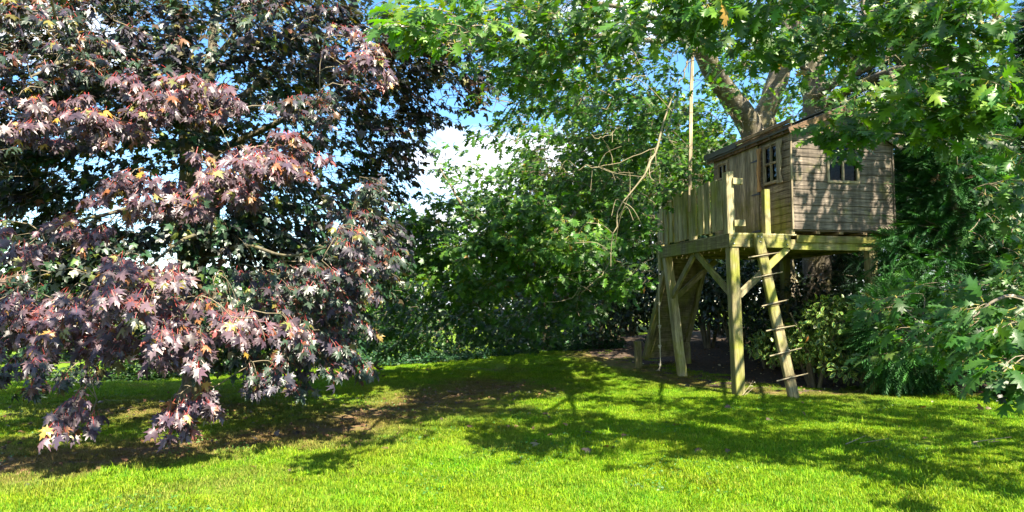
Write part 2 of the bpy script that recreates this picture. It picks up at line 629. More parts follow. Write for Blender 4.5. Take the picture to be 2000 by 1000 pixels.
def glass_mat():
    m, n, out = new_mat('window_glass')
    tr = nd(n, 'ShaderNodeBsdfTransparent', Color=(0.6, 0.63, 0.6, 1))
    gl = nd(n, 'ShaderNodeBsdfGlossy', Roughness=0.03)
    fr = nd(n, 'ShaderNodeFresnel', IOR=1.18)
    ms = n.nodes.new('ShaderNodeMixShader')
    n.links.new(fr.outputs[0], ms.inputs[0])
    n.links.new(tr.outputs[0], ms.inputs[1])
    n.links.new(gl.outputs[0], ms.inputs[2])
    n.links.new(ms.outputs[0], out.inputs['Surface'])
    return m


M_GLASS = glass_mat()

# ------------------------------------------------------------------ ground
rngG = np.random.default_rng(3)


def axis(lo, hi, fine_lo, fine_hi, fine, coarse):
    a = list(np.arange(lo, fine_lo, coarse)) + list(np.arange(fine_lo, fine_hi, fine)) + list(np.arange(fine_hi, hi + coarse, coarse))
    return np.array(a)


lawn = terrain_sheet('lawn', axis(-300, 300, -18, 18, 0.15, 12), axis(-60, 600, 3, 24, 0.15, 12), 0.0, M_LAWN)
bed_keep = lambda x, y: soil_edge(x, y) + 0.22 * blotch(x * 2.2, y * 2.2) > 0.25
soil = terrain_sheet('soil_bed', np.arange(1.5, 16, 0.12), np.arange(12, 26, 0.12), 0.008, M_SOIL, keep=bed_keep)


def grass():
    rng = np.random.default_rng(11)
    # one tuft of about 420 blades over a 0.5 m disc
    nb = 620
    r = 0.27 * np.sqrt(rng.random(nb))
    a = rng.random(nb) * 2 * math.pi
    base = np.stack([r * np.cos(a), r * np.sin(a), np.full(nb, -0.004)], -1)
    h = rng.uniform(0.020, 0.048, nb) * (1 + 0.9 * (rng.random(nb) < 0.05))
    w = rng.uniform(0.0016, 0.0034, nb)
    d = rng.random(nb) * 2 * math.pi
    lean = rng.uniform(0.15, 1.1, nb)
    ld = np.stack([np.cos(d), np.sin(d), np.zeros(nb)], -1)
    pd = np.stack([-np.sin(d), np.cos(d), np.zeros(nb)], -1)
    up = np.array((0, 0, 1.0))
    mid = base + ld * (h * lean * 0.35)[:, None] + up * (h * 0.6)[:, None]
    tip = base + ld * (h * lean)[:, None] + up * (h * (1.02 - 0.28 * lean))[:, None]
    V = np.stack([base - pd * w[:, None], base + pd * w[:, None], mid - pd * (w * 0.8)[:, None], mid + pd * (w * 0.8)[:, None], tip], 1)
    i = np.arange(nb)[:, None] * 5
    F = np.concatenate([i + np.array([0, 1, 3]), i + np.array([0, 3, 2]), i + np.array([2, 3, 4])])
    V = V.reshape(-1, 3)
    tint = np.repeat(rng.random(nb), 5)
    # points
    pts = []
    for y0, y1, dens in ((3.0, 4.6, 14), (4.6, 8, 34), (8, 12, 30), (12, 17, 24), (17, 24, 14)):
        hw = 0.80 * y1 + 1.2
        n = int(dens * (y1 - y0) * 2 * hw)
        x = rng.uniform(-hw, hw, n)
        y = rng.uniform(y0, y1, n)
        pts.append(np.stack([x, y], -1))
    pts = np.concatenate(pts)
    x, y = pts[:, 0], pts[:, 1]
    dr = dryness(x, y)
    dn = np.clip(dr + 0.35 * blotch(x * 4.3, y * 4.1) * (dr > 0.08), 0, 1)
    keep = rng.random(len(x)) > 0.62 * dn ** 0.9
    e = soil_edge(x, y) + 0.25 * blotch(x * 2.2, y * 2.2)
    keep &= e < 0.2 + 1.0 * rng.random(len(x)) ** 2.2
    edge_y = 20.3 + 0.25 * np.sin(x * 1.3) + np.where(x < -6, 2.0, 0)
    keep &= y < edge_y
    x, y, dr = x[keep], y[keep], dr[keep]
    n = len(x)
    pz = gz(x, y)
    rot = np.stack([rng.normal(0, 0.06, n), rng.normal(0, 0.06, n), rng.random(n) * 6.283], -1)
    long = np.clip(0.5 + 0.5 * blotch(x * 1.3 + 5, y * 1.3), 0, 1.4)
    scl = rng.uniform(0.75, 1.2, n) * (0.85 + 0.3 * long) * (1 - 0.25 * dr)
    pv = np.stack([x, y, pz], -1)
    me = bpy.data.meshes.new('grass')
    allV = np.concatenate([V, pv]).astype(np.float32)
    me.vertices.add(len(allV))
    me.vertices.foreach_set('co', allV.ravel())
    me.loops.add(F.size)
    me.polygons.add(len(F))
    me.polygons.foreach_set('loop_start', np.arange(0, F.size, 3, dtype=np.int32))
    me.loops.foreach_set('vertex_index', F.ravel().astype(np.int32))
    me.update(calc_edges=True)

    def fattr(nm, vals, typ='FLOAT'):
        at = me.attributes.new(nm, typ, 'POINT')
        if typ == 'FLOAT_VECTOR':
            at.data.foreach_set('vector', np.asarray(vals, np.float32).ravel())
        elif typ == 'BOOLEAN':
            at.data.foreach_set('value', np.asarray(vals, bool))
        else:
            at.data.foreach_set('value', np.asarray(vals, np.float32))
    nv, npn = len(V), n
    fattr('spot', np.concatenate([np.zeros(nv), np.ones(npn)]) > 0.5, 'BOOLEAN')
    fattr('blade', np.concatenate([tint, np.zeros(npn)]))
    fattr('dry', np.concatenate([np.zeros(nv), np.clip(dr + rng.normal(0, 0.12, n), 0, 1)]))
    fattr('turn', np.concatenate([np.zeros((nv, 3)), rot]), 'FLOAT_VECTOR')
    fattr('size', np.concatenate([np.ones(nv), scl]))
    ng = bpy.data.node_groups.new('grass_tufts', 'GeometryNodeTree')
    ng.interface.new_socket('Geometry', in_out='INPUT', socket_type='NodeSocketGeometry')
    ng.interface.new_socket('Geometry', in_out='OUTPUT', socket_type='NodeSocketGeometry')
    gi = ng.nodes.new('NodeGroupInput')
    go = ng.nodes.new('NodeGroupOutput')

    def na(nm, dt):
        x = ng.nodes.new('GeometryNodeInputNamedAttribute')
        x.data_type = dt
        x.inputs['Name'].default_value = nm
        return x.outputs[0]
    sep = ng.nodes.new('GeometryNodeSeparateGeometry')
    sep.domain = 'POINT'
    ng.links.new(gi.outputs[0], sep.inputs['Geometry'])
    ng.links.new(na('spot', 'BOOLEAN'), sep.inputs['Selection'])
    iop = ng.nodes.new('GeometryNodeInstanceOnPoints')
    ng.links.new(sep.outputs['Selection'], iop.inputs['Points'])
    ng.links.new(sep.outputs['Inverted'], iop.inputs['Instance'])
    ng.links.new(na('turn', 'FLOAT_VECTOR'), iop.inputs['Rotation'])
    ng.links.new(na('size', 'FLOAT'), iop.inputs['Scale'])
    ng.links.new(iop.outputs[0], go.inputs[0])
    m, nn, out = new_mat('grass_blade')
    ab = nn.nodes.new('ShaderNodeAttribute')
    ab.attribute_name = 'blade'
    ad = nn.nodes.new('ShaderNodeAttribute')
    ad.attribute_name = 'dry'
    ad.attribute_type = 'INSTANCER'
    rg = nn.nodes.new('ShaderNodeValToRGB')
    rg.color_ramp.elements[0].color = (0.048, 0.19, 0.006, 1)
    rg.color_ramp.elements[1].color = (0.39, 0.43, 0.010, 1)
    e = rg.color_ramp.elements.new(0.92)
    e.color = (0.25, 0.37, 0.010, 1)
    rg.color_ramp.elements[2].color = (0.36, 0.35, 0.07, 1)
    nn.links.new(ab.outputs['Fac'], rg.inputs['Fac'])
    rd = nn.nodes.new('ShaderNodeValToRGB')
    rd.color_ramp.elements[0].color = (0.11, 0.11, 0.025, 1)
    rd.color_ramp.elements[1].color = (0.27, 0.19, 0.075, 1)
    nn.links.new(ab.outputs['Fac'], rd.inputs['Fac'])
    mx = nn.nodes.new('ShaderNodeMix')
    mx.data_type = 'RGBA'
    nn.links.new(ad.outputs['Fac'], mx.inputs[0])
    nn.links.new(rg.outputs[0], mx.inputs[6])
    nn.links.new(rd.outputs[0], mx.inputs[7])
    geo = nn.nodes.new('ShaderNodeNewGeometry')
    nz = nd(nn, 'ShaderNodeTexNoise', Scale=0.9, Detail=4.0)
    nn.links.new(geo.outputs['Position'], nz.inputs['Vector'])
    hs = nn.nodes.new('ShaderNodeHueSaturation')
    mr = nd(nn, 'ShaderNodeMapRange')
    mr.inputs['To Min'].default_value = 0.455
    mr.inputs['To Max'].default_value = 0.545
    nn.links.new(nz.outputs['Fac'], mr.inputs['Value'])
    nn.links.new(mr.outputs[0], hs.inputs['Hue'])
    nz2 = nd(nn, 'ShaderNodeTexNoise', Scale=3.7, Detail=5.0)
    nn.links.new(geo.outputs['Position'], nz2.inputs['Vector'])
    mr2 = nd(nn, 'ShaderNodeMapRange')
    mr2.inputs['From Min'].default_value = 0.3
    mr2.inputs['From Max'].default_value = 0.7
    mr2.inputs['To Min'].default_value = 0.74
    mr2.inputs['To Max'].default_value = 1.2
    nn.links.new(nz2.outputs['Fac'], mr2.inputs['Value'])
    nn.links.new(mr2.outputs[0], hs.inputs['Value'])
    nn.links.new(mx.outputs[2], hs.inputs['Color'])
    pb = nd(nn, 'ShaderNodeBsdfPrincipled', Roughness=0.5)
    pb.inputs['Specular IOR Level'].default_value = 0.12
    nn.links.new(hs.outputs[0], pb.inputs['Base Color'])
    tr = nn.nodes.new('ShaderNodeBsdfTranslucent')
    nn.links.new(hs.outputs[0], tr.inputs['Color'])
    ms = nn.nodes.new('ShaderNodeMixShader')
    ms.inputs[0].default_value = 0.4
    nn.links.new(pb.outputs[0], ms.inputs[1])
    nn.links.new(tr.outputs[0], ms.inputs[2])
    nn.links.new(ms.outputs[0], out.inputs['Surface'])
    me.materials.append(m)
    o = bpy.data.objects.new('grass', me)
    o['kind'] = 'stuff'
    o['label'] = 'short sunlit green grass of the lawn'
    link(o)
    md = o.modifiers.new('tufts', 'NODES')
    md.node_group = ng
    return o


grass()

# ------------------------------------------------------------------ tree house
U2 = np.array((0.977, 0.213, 0.0))
U2 = U2 / np.linalg.norm(U2)
V2 = np.array((-U2[1], U2[0], 0.0))
Z3 = np.array((0, 0, 1.0))
DO = np.array((4.03, 13.2, 0.0))


def L(u, v, z):
    return DO + U2 * u + V2 * v + Z3 * z


rngB = random.Random(5)


def board(name, parent, A, B, wdir, w, th, mat, warp=0.004, bevel=0.004, taper=1.0, segs=4, label=None, tip=None):
    """a timber from A to B; w across along wdir, th thick along the third axis; object frame x along its length"""
    A = Vector(A)
    B = Vector(B)
    x = (B - A)
    ln = x.length
    x.normalize()
    y = Vector(wdir)
    y = (y - x * y.dot(x)).normalized()
    z = x.cross(y)
    bm = bmesh.new()
    rings = []
    for i in range(segs + 1):
        t = i / segs
        k = 1 + (taper - 1) * t
        oy, oz = (rngB.uniform(-warp, warp), rngB.uniform(-warp, warp)) if 0 < i < segs else (0, 0)
        b = min(bevel, w * 0.2, th * 0.3)
        hw, ht = w * k / 2, th * k / 2
        prof = [(-hw + b, -ht), (hw - b, -ht), (hw, -ht + b), (hw, ht - b), (hw - b, ht), (-hw + b, ht), (-hw, ht - b), (-hw, -ht + b)]
        xo = t * ln
        rings.append([bm.verts.new((xo, p[0] + oy, p[1] + oz)) for p in prof])
    if tip:                                   # sloping sawn top
        for v in rings[-1]:
            v.co.x += tip * v.co.y / w
    for a, b in zip(rings[:-1], rings[1:]):
        for j in range(8):
            bm.faces.new((a[j], a[(j + 1) % 8], b[(j + 1) % 8], b[j]))
    bm.faces.new(rings[0][::-1])
    bm.faces.new(rings[-1])
    me = bpy.data.meshes.new(name)
    bm.normal_update()
    bm.to_mesh(me)
    bm.free()
    me.materials.append(mat)
    o = bpy.data.objects.new(name, me)
    m = Matrix((x, y, z)).transposed().to_4x4()
    m.translation = A
    if parent is not None:
        base = Matrix.Identity(4)
        p = parent
        while p is not None:
            base = p.matrix_basis.to_4x4() @ base
            p = p.parent
        o.matrix_basis = base.inverted() @ m
    else:
        o.matrix_basis = m
    if label:
        o['label'] = label
    return link(o, parent)


def prism(name, parent, pts, nrm, th, mat, label=None):
    """outline (world points) given thickness along nrm"""
    nrm = Vector(nrm).normalized()
    base = Matrix.Identity(4)
    p = parent
    while p is not None:
        base = p.matrix_basis.to_4x4() @ base
        p = p.parent
    org = Vector(pts[0])
    x = (Vector(pts[1]) - org).normalized()
    y = nrm.cross(x)
    m = Matrix((x, y, nrm)).transposed().to_4x4()
    m.translation = org
    mi = m.inverted()
    bm = bmesh.new()
    a = [bm.verts.new(mi @ Vector(q)) for q in pts]
    b = [bm.verts.new(mi @ (Vector(q) + nrm * th)) for q in pts]
    n = len(pts)
    bm.faces.new(a[::-1])
    bm.faces.new(b)
    for i in range(n):
        bm.faces.new((a[i], a[(i + 1) % n], b[(i + 1) % n], b[i]))
    bmesh.ops.recalc_face_normals(bm, faces=bm.faces)
    me = bpy.data.meshes.new(name)
    bm.to_mesh(me)
    bm.free()
    me.materials.append(mat)
    o = bpy.data.objects.new(name, me)
    o.matrix_basis = base.inverted() @ m
    if label:
        o['label'] = label
    return link(o, parent)


def world_inv(parent):
    base = Matrix.Identity(4)
    p = parent
    while p is not None:
        base = p.matrix_basis.to_4x4() @ base
        p = p.parent
    return base.inverted()


def tube_obj(name, parent, pts, rad, mat, sides=8, n=None, label=None, kind=None):
    pts = np.asarray(pts, float)
    path = spline(pts, n) if n else pts
    rr = np.interp(np.linspace(0, 1, len(path)), np.linspace(0, 1, len(np.atleast_1d(rad))), np.atleast_1d(rad))
    V, F = tubes(path[None], rr[None], sides)
    caps = []
    for end in (0, len(path) - 1):
        c = end * sides
        for j in range(1, sides - 1):
            caps.append((c, c + j, c + j + 1) if end == 0 else (c, c + j + 1, c + j))
    F = np.concatenate([F, np.array(caps)])
    mi = np.array(world_inv(parent))
    V = V @ mi[:3, :3].T + mi[:3, 3]
    o = mesh_np(name, V, F, mat, parent, smooth=True, kind=kind)
    if label:
        o['label'] = label
    return o


DZ = 2.99            # top of the deck boards
th_loc = L(1.5, 1.5, 0)
TH_ = thing('tree_house', 'weathered wooden tree house with picket deck raised on tall timber posts', 'tree house', tuple(th_loc))

# posts
def gpt(u, v):
    q = L(u, v, 0)
    return L(u, v, float(gz(q[0], q[1])) - 0.06)


board('post', TH_, gpt(0.12, 0.02), L(0.085, 0.085, 2.752), U2, 0.185, 0.185, M_FRAME, warp=0.003, bevel=0.012)
board('post', TH_, gpt(0.32, 2.72), L(0.09, 2.95, 2.752), U2, 0.175, 0.175, M_PICKET, warp=0.006, bevel=0.012)
board('post', TH_, gpt(3.08, 0.10), L(3.05, 0.09, 2.705), U2, 0.18, 0.18, M_FRAME, bevel=0.012)
board('post', TH_, gpt(3.05, 2.95), L(3.05, 2.95, 2.752), U2, 0.18, 0.18, M_FRAME, bevel=0.012)
# perimeter beams
ZB = 2.85
fl = board('beam', TH_, L(0, 0.026, ZB), L(0, 3.25, ZB), Z3, 0.235, 0.05, M_FRAME, label='mossy edge beam below the picket fence')
ff = board('beam', TH_, L(-0.025, 0, ZB), L(1.24, 0, ZB), Z3, 0.235, 0.05, M_FRAME, label='short front edge beam with bolt heads beside the ladder')
board('beam', TH_, L(1.245, 0.02, ZB - 0.05), L(3.22, 0.02, ZB - 0.05), Z3, 0.19, 0.05, M_FRAME)
board('beam', TH_, L(1.36, -0.032, ZB + 0.06), L(3.12, -0.032, ZB + 0.06), Z3, 0.135, 0.045, M_SIDE)
board('beam', TH_, L(0, 3.25, ZB), L(3.2, 3.25, ZB), Z3, 0.22, 0.05, M_FRAME)
board('beam', TH_, L(3.2, 0.05, ZB), L(3.2, 3.2, ZB), Z3, 0.22, 0.05, M_FRAME)
# bolts
for (u, z) in ((0.06, 2.90), (0.06, 2.80), (0.30, 2.86), (0.42, 2.88), (1.14, 2.90), (1.16, 2.80)):
    tube_obj('bolt', ff, [L(u, -0.024, z), L(u, -0.040, z)], [0.014, 0.014], M_ZINC, 8)
# joists carrying the deck and the house
for i in range(6):
    v = 0.45 + i * 0.5
    board('joist', TH_, L(0.03, v, 2.84), L(3.17, v, 2.84), Z3, 0.16, 0.05, M_RAMP)
# deck boards (run along v)
k = 0
u = 0.0
while u < 1.34:
    board('deck_board', TH_, L(u + 0.06, -0.02, DZ - 0.006), L(u + 0.06, 3.27, DZ - 0.006), U2, 0.118, 0.026, M_PICKET)
    u += 0.125
# braces
board('brace', TH_, L(0.055, 0.10, 1.86), L(0.055, 1.45, 2.72), Z3, 0.125, 0.06, M_FRAME)
board('brace', TH_, L(0.14, 2.80, 1.86), L(0.10, 1.62, 2.72), Z3, 0.125, 0.06, M_FRAME)
board('brace', TH_, L(0.19, 0.05, 1.84), L(1.22, 0.06, 2.74), Z3, 0.125, 0.06, M_PICKET)
board('brace', TH_, L(0.26, 2.98, 1.80), L(1.3, 2.98, 2.68), Z3, 0.125, 0.06, M_RAMP)

# railing
rp_u = 0.0
board('railing_post', TH_, L(0.03, 0.07, 2.62 + 0.36), L(0.02, 0.07, 4.14), U2, 0.15, 0.17, M_PICKET, bevel=0.01, tip=0.015)
board('railing_post', TH_, L(0.04, 1.55, DZ), L(0.03, 1.55, 4.06), V2, 0.15, 0.12, M_PICKET, bevel=0.008)
board('railing_post', TH_, L(0.04, 3.15, 2.45), L(0.04, 3.15, 4.05), V2, 0.16, 0.10, M_PICKET, bevel=0.008)
board('railing_post', TH_, L(0.80, 0.07, DZ), L(0.80, 0.07, 3.84), U2, 0.115, 0.115, M_FRAME, bevel=0.008)
for i, (v, z0, z1) in enumerate(((2.90, 3.02, 4.04), (2.66, 3.00, 4.06), (2.42, 3.03, 4.05), (2.18, 3.01, 4.04), (1.94, 3.02, 4.07), (1.74, 3.03, 4.00),
                                 (1.30, 3.06, 4.02), (1.06, 3.07, 4.04), (0.80, 3.05, 4.05), (0.50, 3.06, 4.06), (0.27, 3.07, 4.0))):
    j = rngB.uniform(-0.012, 0.012)
    board('picket', TH_, L(-0.035 + j, v, z0), L(-0.045 + j * 2, v + rngB.uniform(-0.015, 0.015), z1 + rngB.uniform(-0.02, 0.02)), V2,
          0.205, 0.045, M_PICKET, warp=0.006, bevel=0.012, tip=rngB.uniform(-0.05, 0.05))
for z in (3.24, 3.84):
    board('rail', TH_, L(0.02, 0.16, z), L(0.02, 3.06, z), Z3, 0.09, 0.05, M_PICKET)
board('rail', TH_, L(0.06, -0.03, 3.96), L(0.24, -0.05, 3.95), Z3, 0.12, 0.07, M_PICKET, label='sawn off rail stub near the top of the corner post')
board('rail', TH_, L(0.07, -0.03, 3.17), L(0.28, -0.04, 3.18), Z3, 0.12, 0.08, M_PICKET, label='sawn off rail stub at the foot of the corner post')

# ---- house body
HU0, HU1, HV0, HV1, HZ0 = 1.30, 3.50, -0.03, 2.95, 3.10
WT = 4.99             # wall top at the door side
WTR = 4.82            # wall top at the far side, the old house sags
PITCH = 0.155
RIDGE_U = (HU0 + HU1) / 2
RISE = 0.45


def clad_gable(a, b, z0, z1):
    """cladding boards of the gable wall between u=a..b for the courses that lie in z0..z1"""


def roof_z(u):
    t = abs(u - RIDGE_U) / (HU1 - RIDGE_U)
    return WT + RISE - t * (RISE if u < RIDGE_U else WT + RISE - WTR)


GW = (HU0 + 0.74, HU0 + 1.44, 4.00, 4.86)      # gable window u0,u1,z0,z1
z = HZ0
nrm_f = -V2
tilt = 0.010
while z < WT + RISE - 0.06:
    zt = min(z + PITCH, WT + RISE - 0.02)
    # limits under the roof slope
    zm = z + PITCH
    RR = WT + RISE - WTR
    hw_ = RIDGE_U - HU0
    u0 = HU0 + hw_ * min(1, max(0.0, (z - WT) / RISE))
    c0 = HU0 + hw_ * min(1, max(0.0, (zm - WT) / RISE))
    u1 = HU1 - hw_ * min(1, max(0.0, (z - WTR) / RR))
    c1 = HU1 - hw_ * min(1, max(0.0, (zm - WTR) / RR))
    spans = [(u0, u1, c0, c1)]
    if z + PITCH * 0.5 > GW[2] and z + PITCH * 0.5 < GW[3]:
        spans = [(u0, GW[0], c0, GW[0]), (GW[1], u1, GW[1], c1)]
    for (s0, s1, t0, t1) in spans:
        off = rngB.uniform(-0.003, 0.003)
        pts = [L(s0, HV0 - 0.012 - tilt + off, z - 0.008), L(s1, HV0 - 0.012 - tilt + off, z - 0.008),
               L(t1, HV0 - 0.012 + off, zm - 0.017), L(t0, HV0 - 0.012 + off, zm - 0.017)]
        if t1 - t0 < 0.02:
            pts = pts[:3]
        prism('cladding_board', TH_, pts, V2, 0.016, M_GABLE)
    z += PITCH

# door-side wall: boards run along v
DV0, DV1 = 1.08, 2.23                          # door
SW = (0.36, 0.88, 4.06, 4.88)                  # side window
TW = (2.30, 2.76, 4.15, 4.88)                  # little window beyond the door
z = HZ0
while z < WT - 0.02:
    zm = min(z + PITCH, WT)
    zc = (z + zm) / 2
    cuts = [(HV0, DV0 - 0.015), (DV1 + 0.015, HV1)]
    if SW[2] < zc < SW[3]:
        cuts = [(HV0, SW[0]), (SW[1], DV0 - 0.015)] + cuts[1:]
    if TW[2] < zc < TW[3]:
        cuts = cuts[:-1] + [(DV1 + 0.015, TW[0]), (TW[1], HV1)]
    for a, b in cuts:
        off = rngB.uniform(-0.003, 0.003)
        pts = [L(HU0 - 0.012 - tilt + off, a, z - 0.008), L(HU0 - 0.012 - tilt + off, b, z - 0.008),
               L(HU0 - 0.012 + off, b, zm - 0.017), L(HU0 - 0.012 + off, a, zm - 0.017)]
        prism('cladding_board', TH_, pts, U2, 0.016, M_SIDE)
    z += PITCH
nv_, nf_ = [], []
for zi in np.arange(HZ0 + 0.055, WT, PITCH):
    for u in (HU0 + 0.05, HU0 + 0.55, HU0 + 1.10, HU0 + 1.65, HU1 - 0.05):
        if GW[0] - 0.03 < u < GW[1] + 0.03 and GW[2] - 0.05 < zi < GW[3]:
            continue
        c = L(u + rngB.uniform(-0.012, 0.012), HV0 - 0.0235, zi + rngB.uniform(-0.01, 0.01))
        b = len(nv_)
        nv_ += [c + U2 * 0.007 * math.cos(t) + Z3 * 0.007 * math.sin(t) for t in np.arange(6) * math.pi / 3] + [c - V2 * 0.004]
        nf_ += [(b + k_, b + (k_ + 1) % 6, b + 6) for k_ in range(6)]
mesh_np('nails', np.array(nv_) - th_loc, np.array(nf_), M_IRON, TH_, kind='stuff')
for (a0, a1, q0, q1) in ((HU0 + 0.03, HU1 - 0.01, HZ0, GW[2]), (HU0 + 0.03, GW[0], GW[2], GW[3]), (GW[1], HU1 - 0.01, GW[2], GW[3])):
    if q1 > GW[2]:
        q1 = WTR - 0.03
    prism('lining', TH_, [L(a0, HV0 + 0.010, q0), L(a1, HV0 + 0.010, q0), L(a1, HV0 + 0.010, q1), L(a0, HV0 + 0.010, q1)], V2, 0.012, M_DARKIN)
prism('lining', TH_, [L(HU0 + 0.03, HV0 + 0.010, GW[3] + 0.004), L(HU1 - 0.02, HV0 + 0.010, GW[3] + 0.004) - Z3 * 0.06, L(RIDGE_U, HV0 + 0.010, WT + RISE - 0.01)], V2, 0.012, M_DARKIN)
for (a0, a1, q0, q1) in ((HV0 + 0.03, DV0, HZ0, SW[2]), (HV0 + 0.03, SW[0], SW[2], WT - 0.02), (SW[1], DV0, SW[2], WT - 0.02), (DV1, HV1, HZ0, TW[2]), (DV1, TW[0], TW[2], WT - 0.02), (TW[1], HV1, TW[2], WT - 0.02)):
    prism('lining', TH_, [L(HU0 + 0.010, a0, q0), L(HU0 + 0.010, a1, q0), L(HU0 + 0.010, a1, q1), L(HU0 + 0.010, a0, q1)], U2, 0.012, M_DARKIN)
# corner trim, far walls, floor
board('corner_trim', TH_, L(HU0 - 0.028, HV0 - 0.034, HZ0 - 0.01), L(HU0 - 0.028, HV0 - 0.034, WT), U2, 0.035, 0.035, M_WINFRAME)
board('corner_trim', TH_, L(HU1 + 0.005, HV0 - 0.030, HZ0 - 0.01), L(HU1 + 0.005, HV0 - 0.030, WTR - 0.02), U2, 0.03, 0.03, M_GABLE)
prism('wall', TH_, [L(HU0 + 0.02, HV1, HZ0), L(HU1, HV1, HZ0), L(HU1, HV1, WTR), L(RIDGE_U, HV1, WT + RISE), L(HU0 + 0.02, HV1, WT)], V2, 0.03, M_SIDE)
prism('wall', TH_, [L(HU1, HV0 + 0.03, HZ0), L(HU1, HV1 - 0.004, HZ0), L(HU1, HV1 - 0.004, WTR), L(HU1, HV0 + 0.03, WTR)], U2, 0.03, M_SIDE)
prism('floor', TH_, [L(HU0 + 0.03, HV0 + 0.02, HZ0 - 0.04), L(HU1 - 0.02, HV0 + 0.02, HZ0 - 0.04), L(HU1 - 0.02, HV1 - 0.02, HZ0 - 0.04), L(HU0 + 0.03, HV1 - 0.02, HZ0 - 0.04)], Z3, 0.03, M_DARKIN)
# floor bearers whose ends show beneath the gable wall
board('bearer', TH_, L(HU0 - 0.01, HV0 + 0.02, 3.045), L(HU0 - 0.01, 0.5, 3.045), U2, 0.10, 0.09, M_FRAME)
for u in (1.78, 2.28, 2.80, 3.32):
    board('bearer', TH_, L(u, HV0 - 0.06, 3.03), L(u, HV1, 3.03), U2, 0.09, 0.05, M_STRIP)
# inner framing seen through the windows
for u in (HU0 + 0.55, HU0 + 1.65):
    board('stud', TH_, L(u, HV0 + 0.05, HZ0), L(u, HV0 + 0.05, WT), U2, 0.05, 0.06, M_DARKIN)

# door
dr = board('door', TH_, L(HU0 + 0.012, DV0, 3.06 + 0.93), L(HU0 + 0.012, DV1, 3.06 + 0.93), Z3, 1.84, 0.018, M_DARKIN, warp=0)
nbrd = 7
for i in range(nbrd):
    a = DV0 + (DV1 - DV0) * (i + 0.5) / nbrd
    board('door_board', dr, L(HU0 - 0.016, a, 3.06 + rngB.uniform(-0.01, 0.01)), L(HU0 - 0.016, a, 4.93), V2, (DV1 - DV0) / nbrd - 0.008, 0.022, M_DOOR, bevel=0.006)
for z in (3.17, 3.93, 4.62):
    prism('hinge', dr, [L(HU0 - 0.040, DV0 - 0.05, z - 0.022), L(HU0 - 0.040, DV0 - 0.05, z + 0.022), L(HU0 - 0.040, DV0 + 0.22, z + 0.012),
                        L(HU0 - 0.040, DV0 + 0.30, z), L(HU0 - 0.040, DV0 + 0.22, z - 0.012)], U2, 0.008, M_IRON)
hc = L(HU0 - 0.045, DV1 - 0.16, 3.86)
ring = [hc + V2 * 0.055 * math.cos(t) + Z3 * 0.055 * math.sin(t) for t in np.linspace(0, 2 * math.pi, 17)]
tube_obj('handle', dr, ring, [0.011], M_IRON, 6)


def window(face, a0, a1, z0, z1, name='window'):
    """face 'g' gable (a along u) or 's' side (a along v): frame, glazing bars, four panes"""
    if face == 'g':
        f = lambda a, d, z: L(a, HV0 - d, z)
        ad, nd_ = U2, -V2
    else:
        f = lambda a, d, z: L(HU0 - d, a, z)
        ad, nd_ = V2, -U2
    fw, d = 0.05, 0.012
    am, zm = (a0 + a1) / 2, (z0 + z1) / 2
    w = board(name, TH_, f(a0, d, z0 + fw / 2), f(a1, d, z0 + fw / 2), Z3, fw, 0.06, M_WINFRAME)
    board('frame', w, f(a0, d, z1 - fw / 2), f(a1, d, z1 - fw / 2), Z3, fw, 0.06, M_WINFRAME)
    board('frame', w, f(a0 + fw / 2, d + 0.002, z0 + fw), f(a0 + fw / 2, d + 0.002, z1 - fw), ad, fw, 0.058, M_WINFRAME)
    board('frame', w, f(a1 - fw / 2, d + 0.002, z0 + fw), f(a1 - fw / 2, d + 0.002, z1 - fw), ad, fw, 0.058, M_WINFRAME)
    board('glazing_bar', w, f(am, d, z0 + fw), f(am, d, z1 - fw), ad, 0.045, 0.045, M_WINFRAME)
    board('glazing_bar', w, f(a0 + fw, d + 0.003, zm), f(am - 0.0225, d + 0.003, zm), Z3, 0.042, 0.04, M_WINFRAME)
    board('glazing_bar', w, f(am + 0.0225, d + 0.003, zm), f(a1 - fw, d + 0.003, zm), Z3, 0.042, 0.04, M_WINFRAME)
    for (p0, p1) in ((a0 + fw, am - 0.0225), (am + 0.0225, a1 - fw)):
        for (q0, q1) in ((z0 + fw, zm - 0.021), (zm + 0.021, z1 - fw)):
            prism('pane', w, [f(p0, -0.004, q0), f(p1, -0.004, q0), f(p1, -0.004, q1), f(p0, -0.004, q1)], nd_, 0.004, M_GLASS)
    return w


window('g', *GW)
window('s', *SW)
window('s', *TW)


def shutter(v0, v1, z0, z1, mat):
    """a board with a wavy edge, waisted in the middle"""
    n = 12
    pl, pr = [], []
    for i in range(n + 1):
        t = i / n
        c = 0.5 + 0.5 * math.cos(2 * math.pi * t)
        k = 0.72 + 0.28 * math.cos(4 * math.pi * t) * (0.5 + 0.5 * c)
        mid = (v0 + v1) / 2 + 0.012 * math.sin(5 * t)
        hw = (v1 - v0) / 2 * k
        zz = z0 + (z1 - z0) * t
        pl.append(L(HU0 - 0.06, mid - hw, zz))
        pr.append(L(HU0 - 0.06, mid + hw, zz))
    prism('shutter', TH_, pl + pr[::-1], -U2, 0.02, mat)


shutter(0.90, 1.06, 3.96, 4.84, M_ORANGE)
shutter(0.17, 0.36, 4.02, 4.86, M_WINFRAME)

# roof: two panels of felted boards, fascia boards, bargeboards
ov = 0.14
sl = RISE / (HU1 - RIDGE_U)
slr = (WT + RISE - WTR) / (HU1 - RIDGE_U)


def roof_pt(side, d, v, lift):
    """d metres out from the ridge (horizontal) on side -1/+1"""
    return L(RIDGE_U + side * d, v, WT + RISE - d * (sl if side < 0 else slr) + lift)


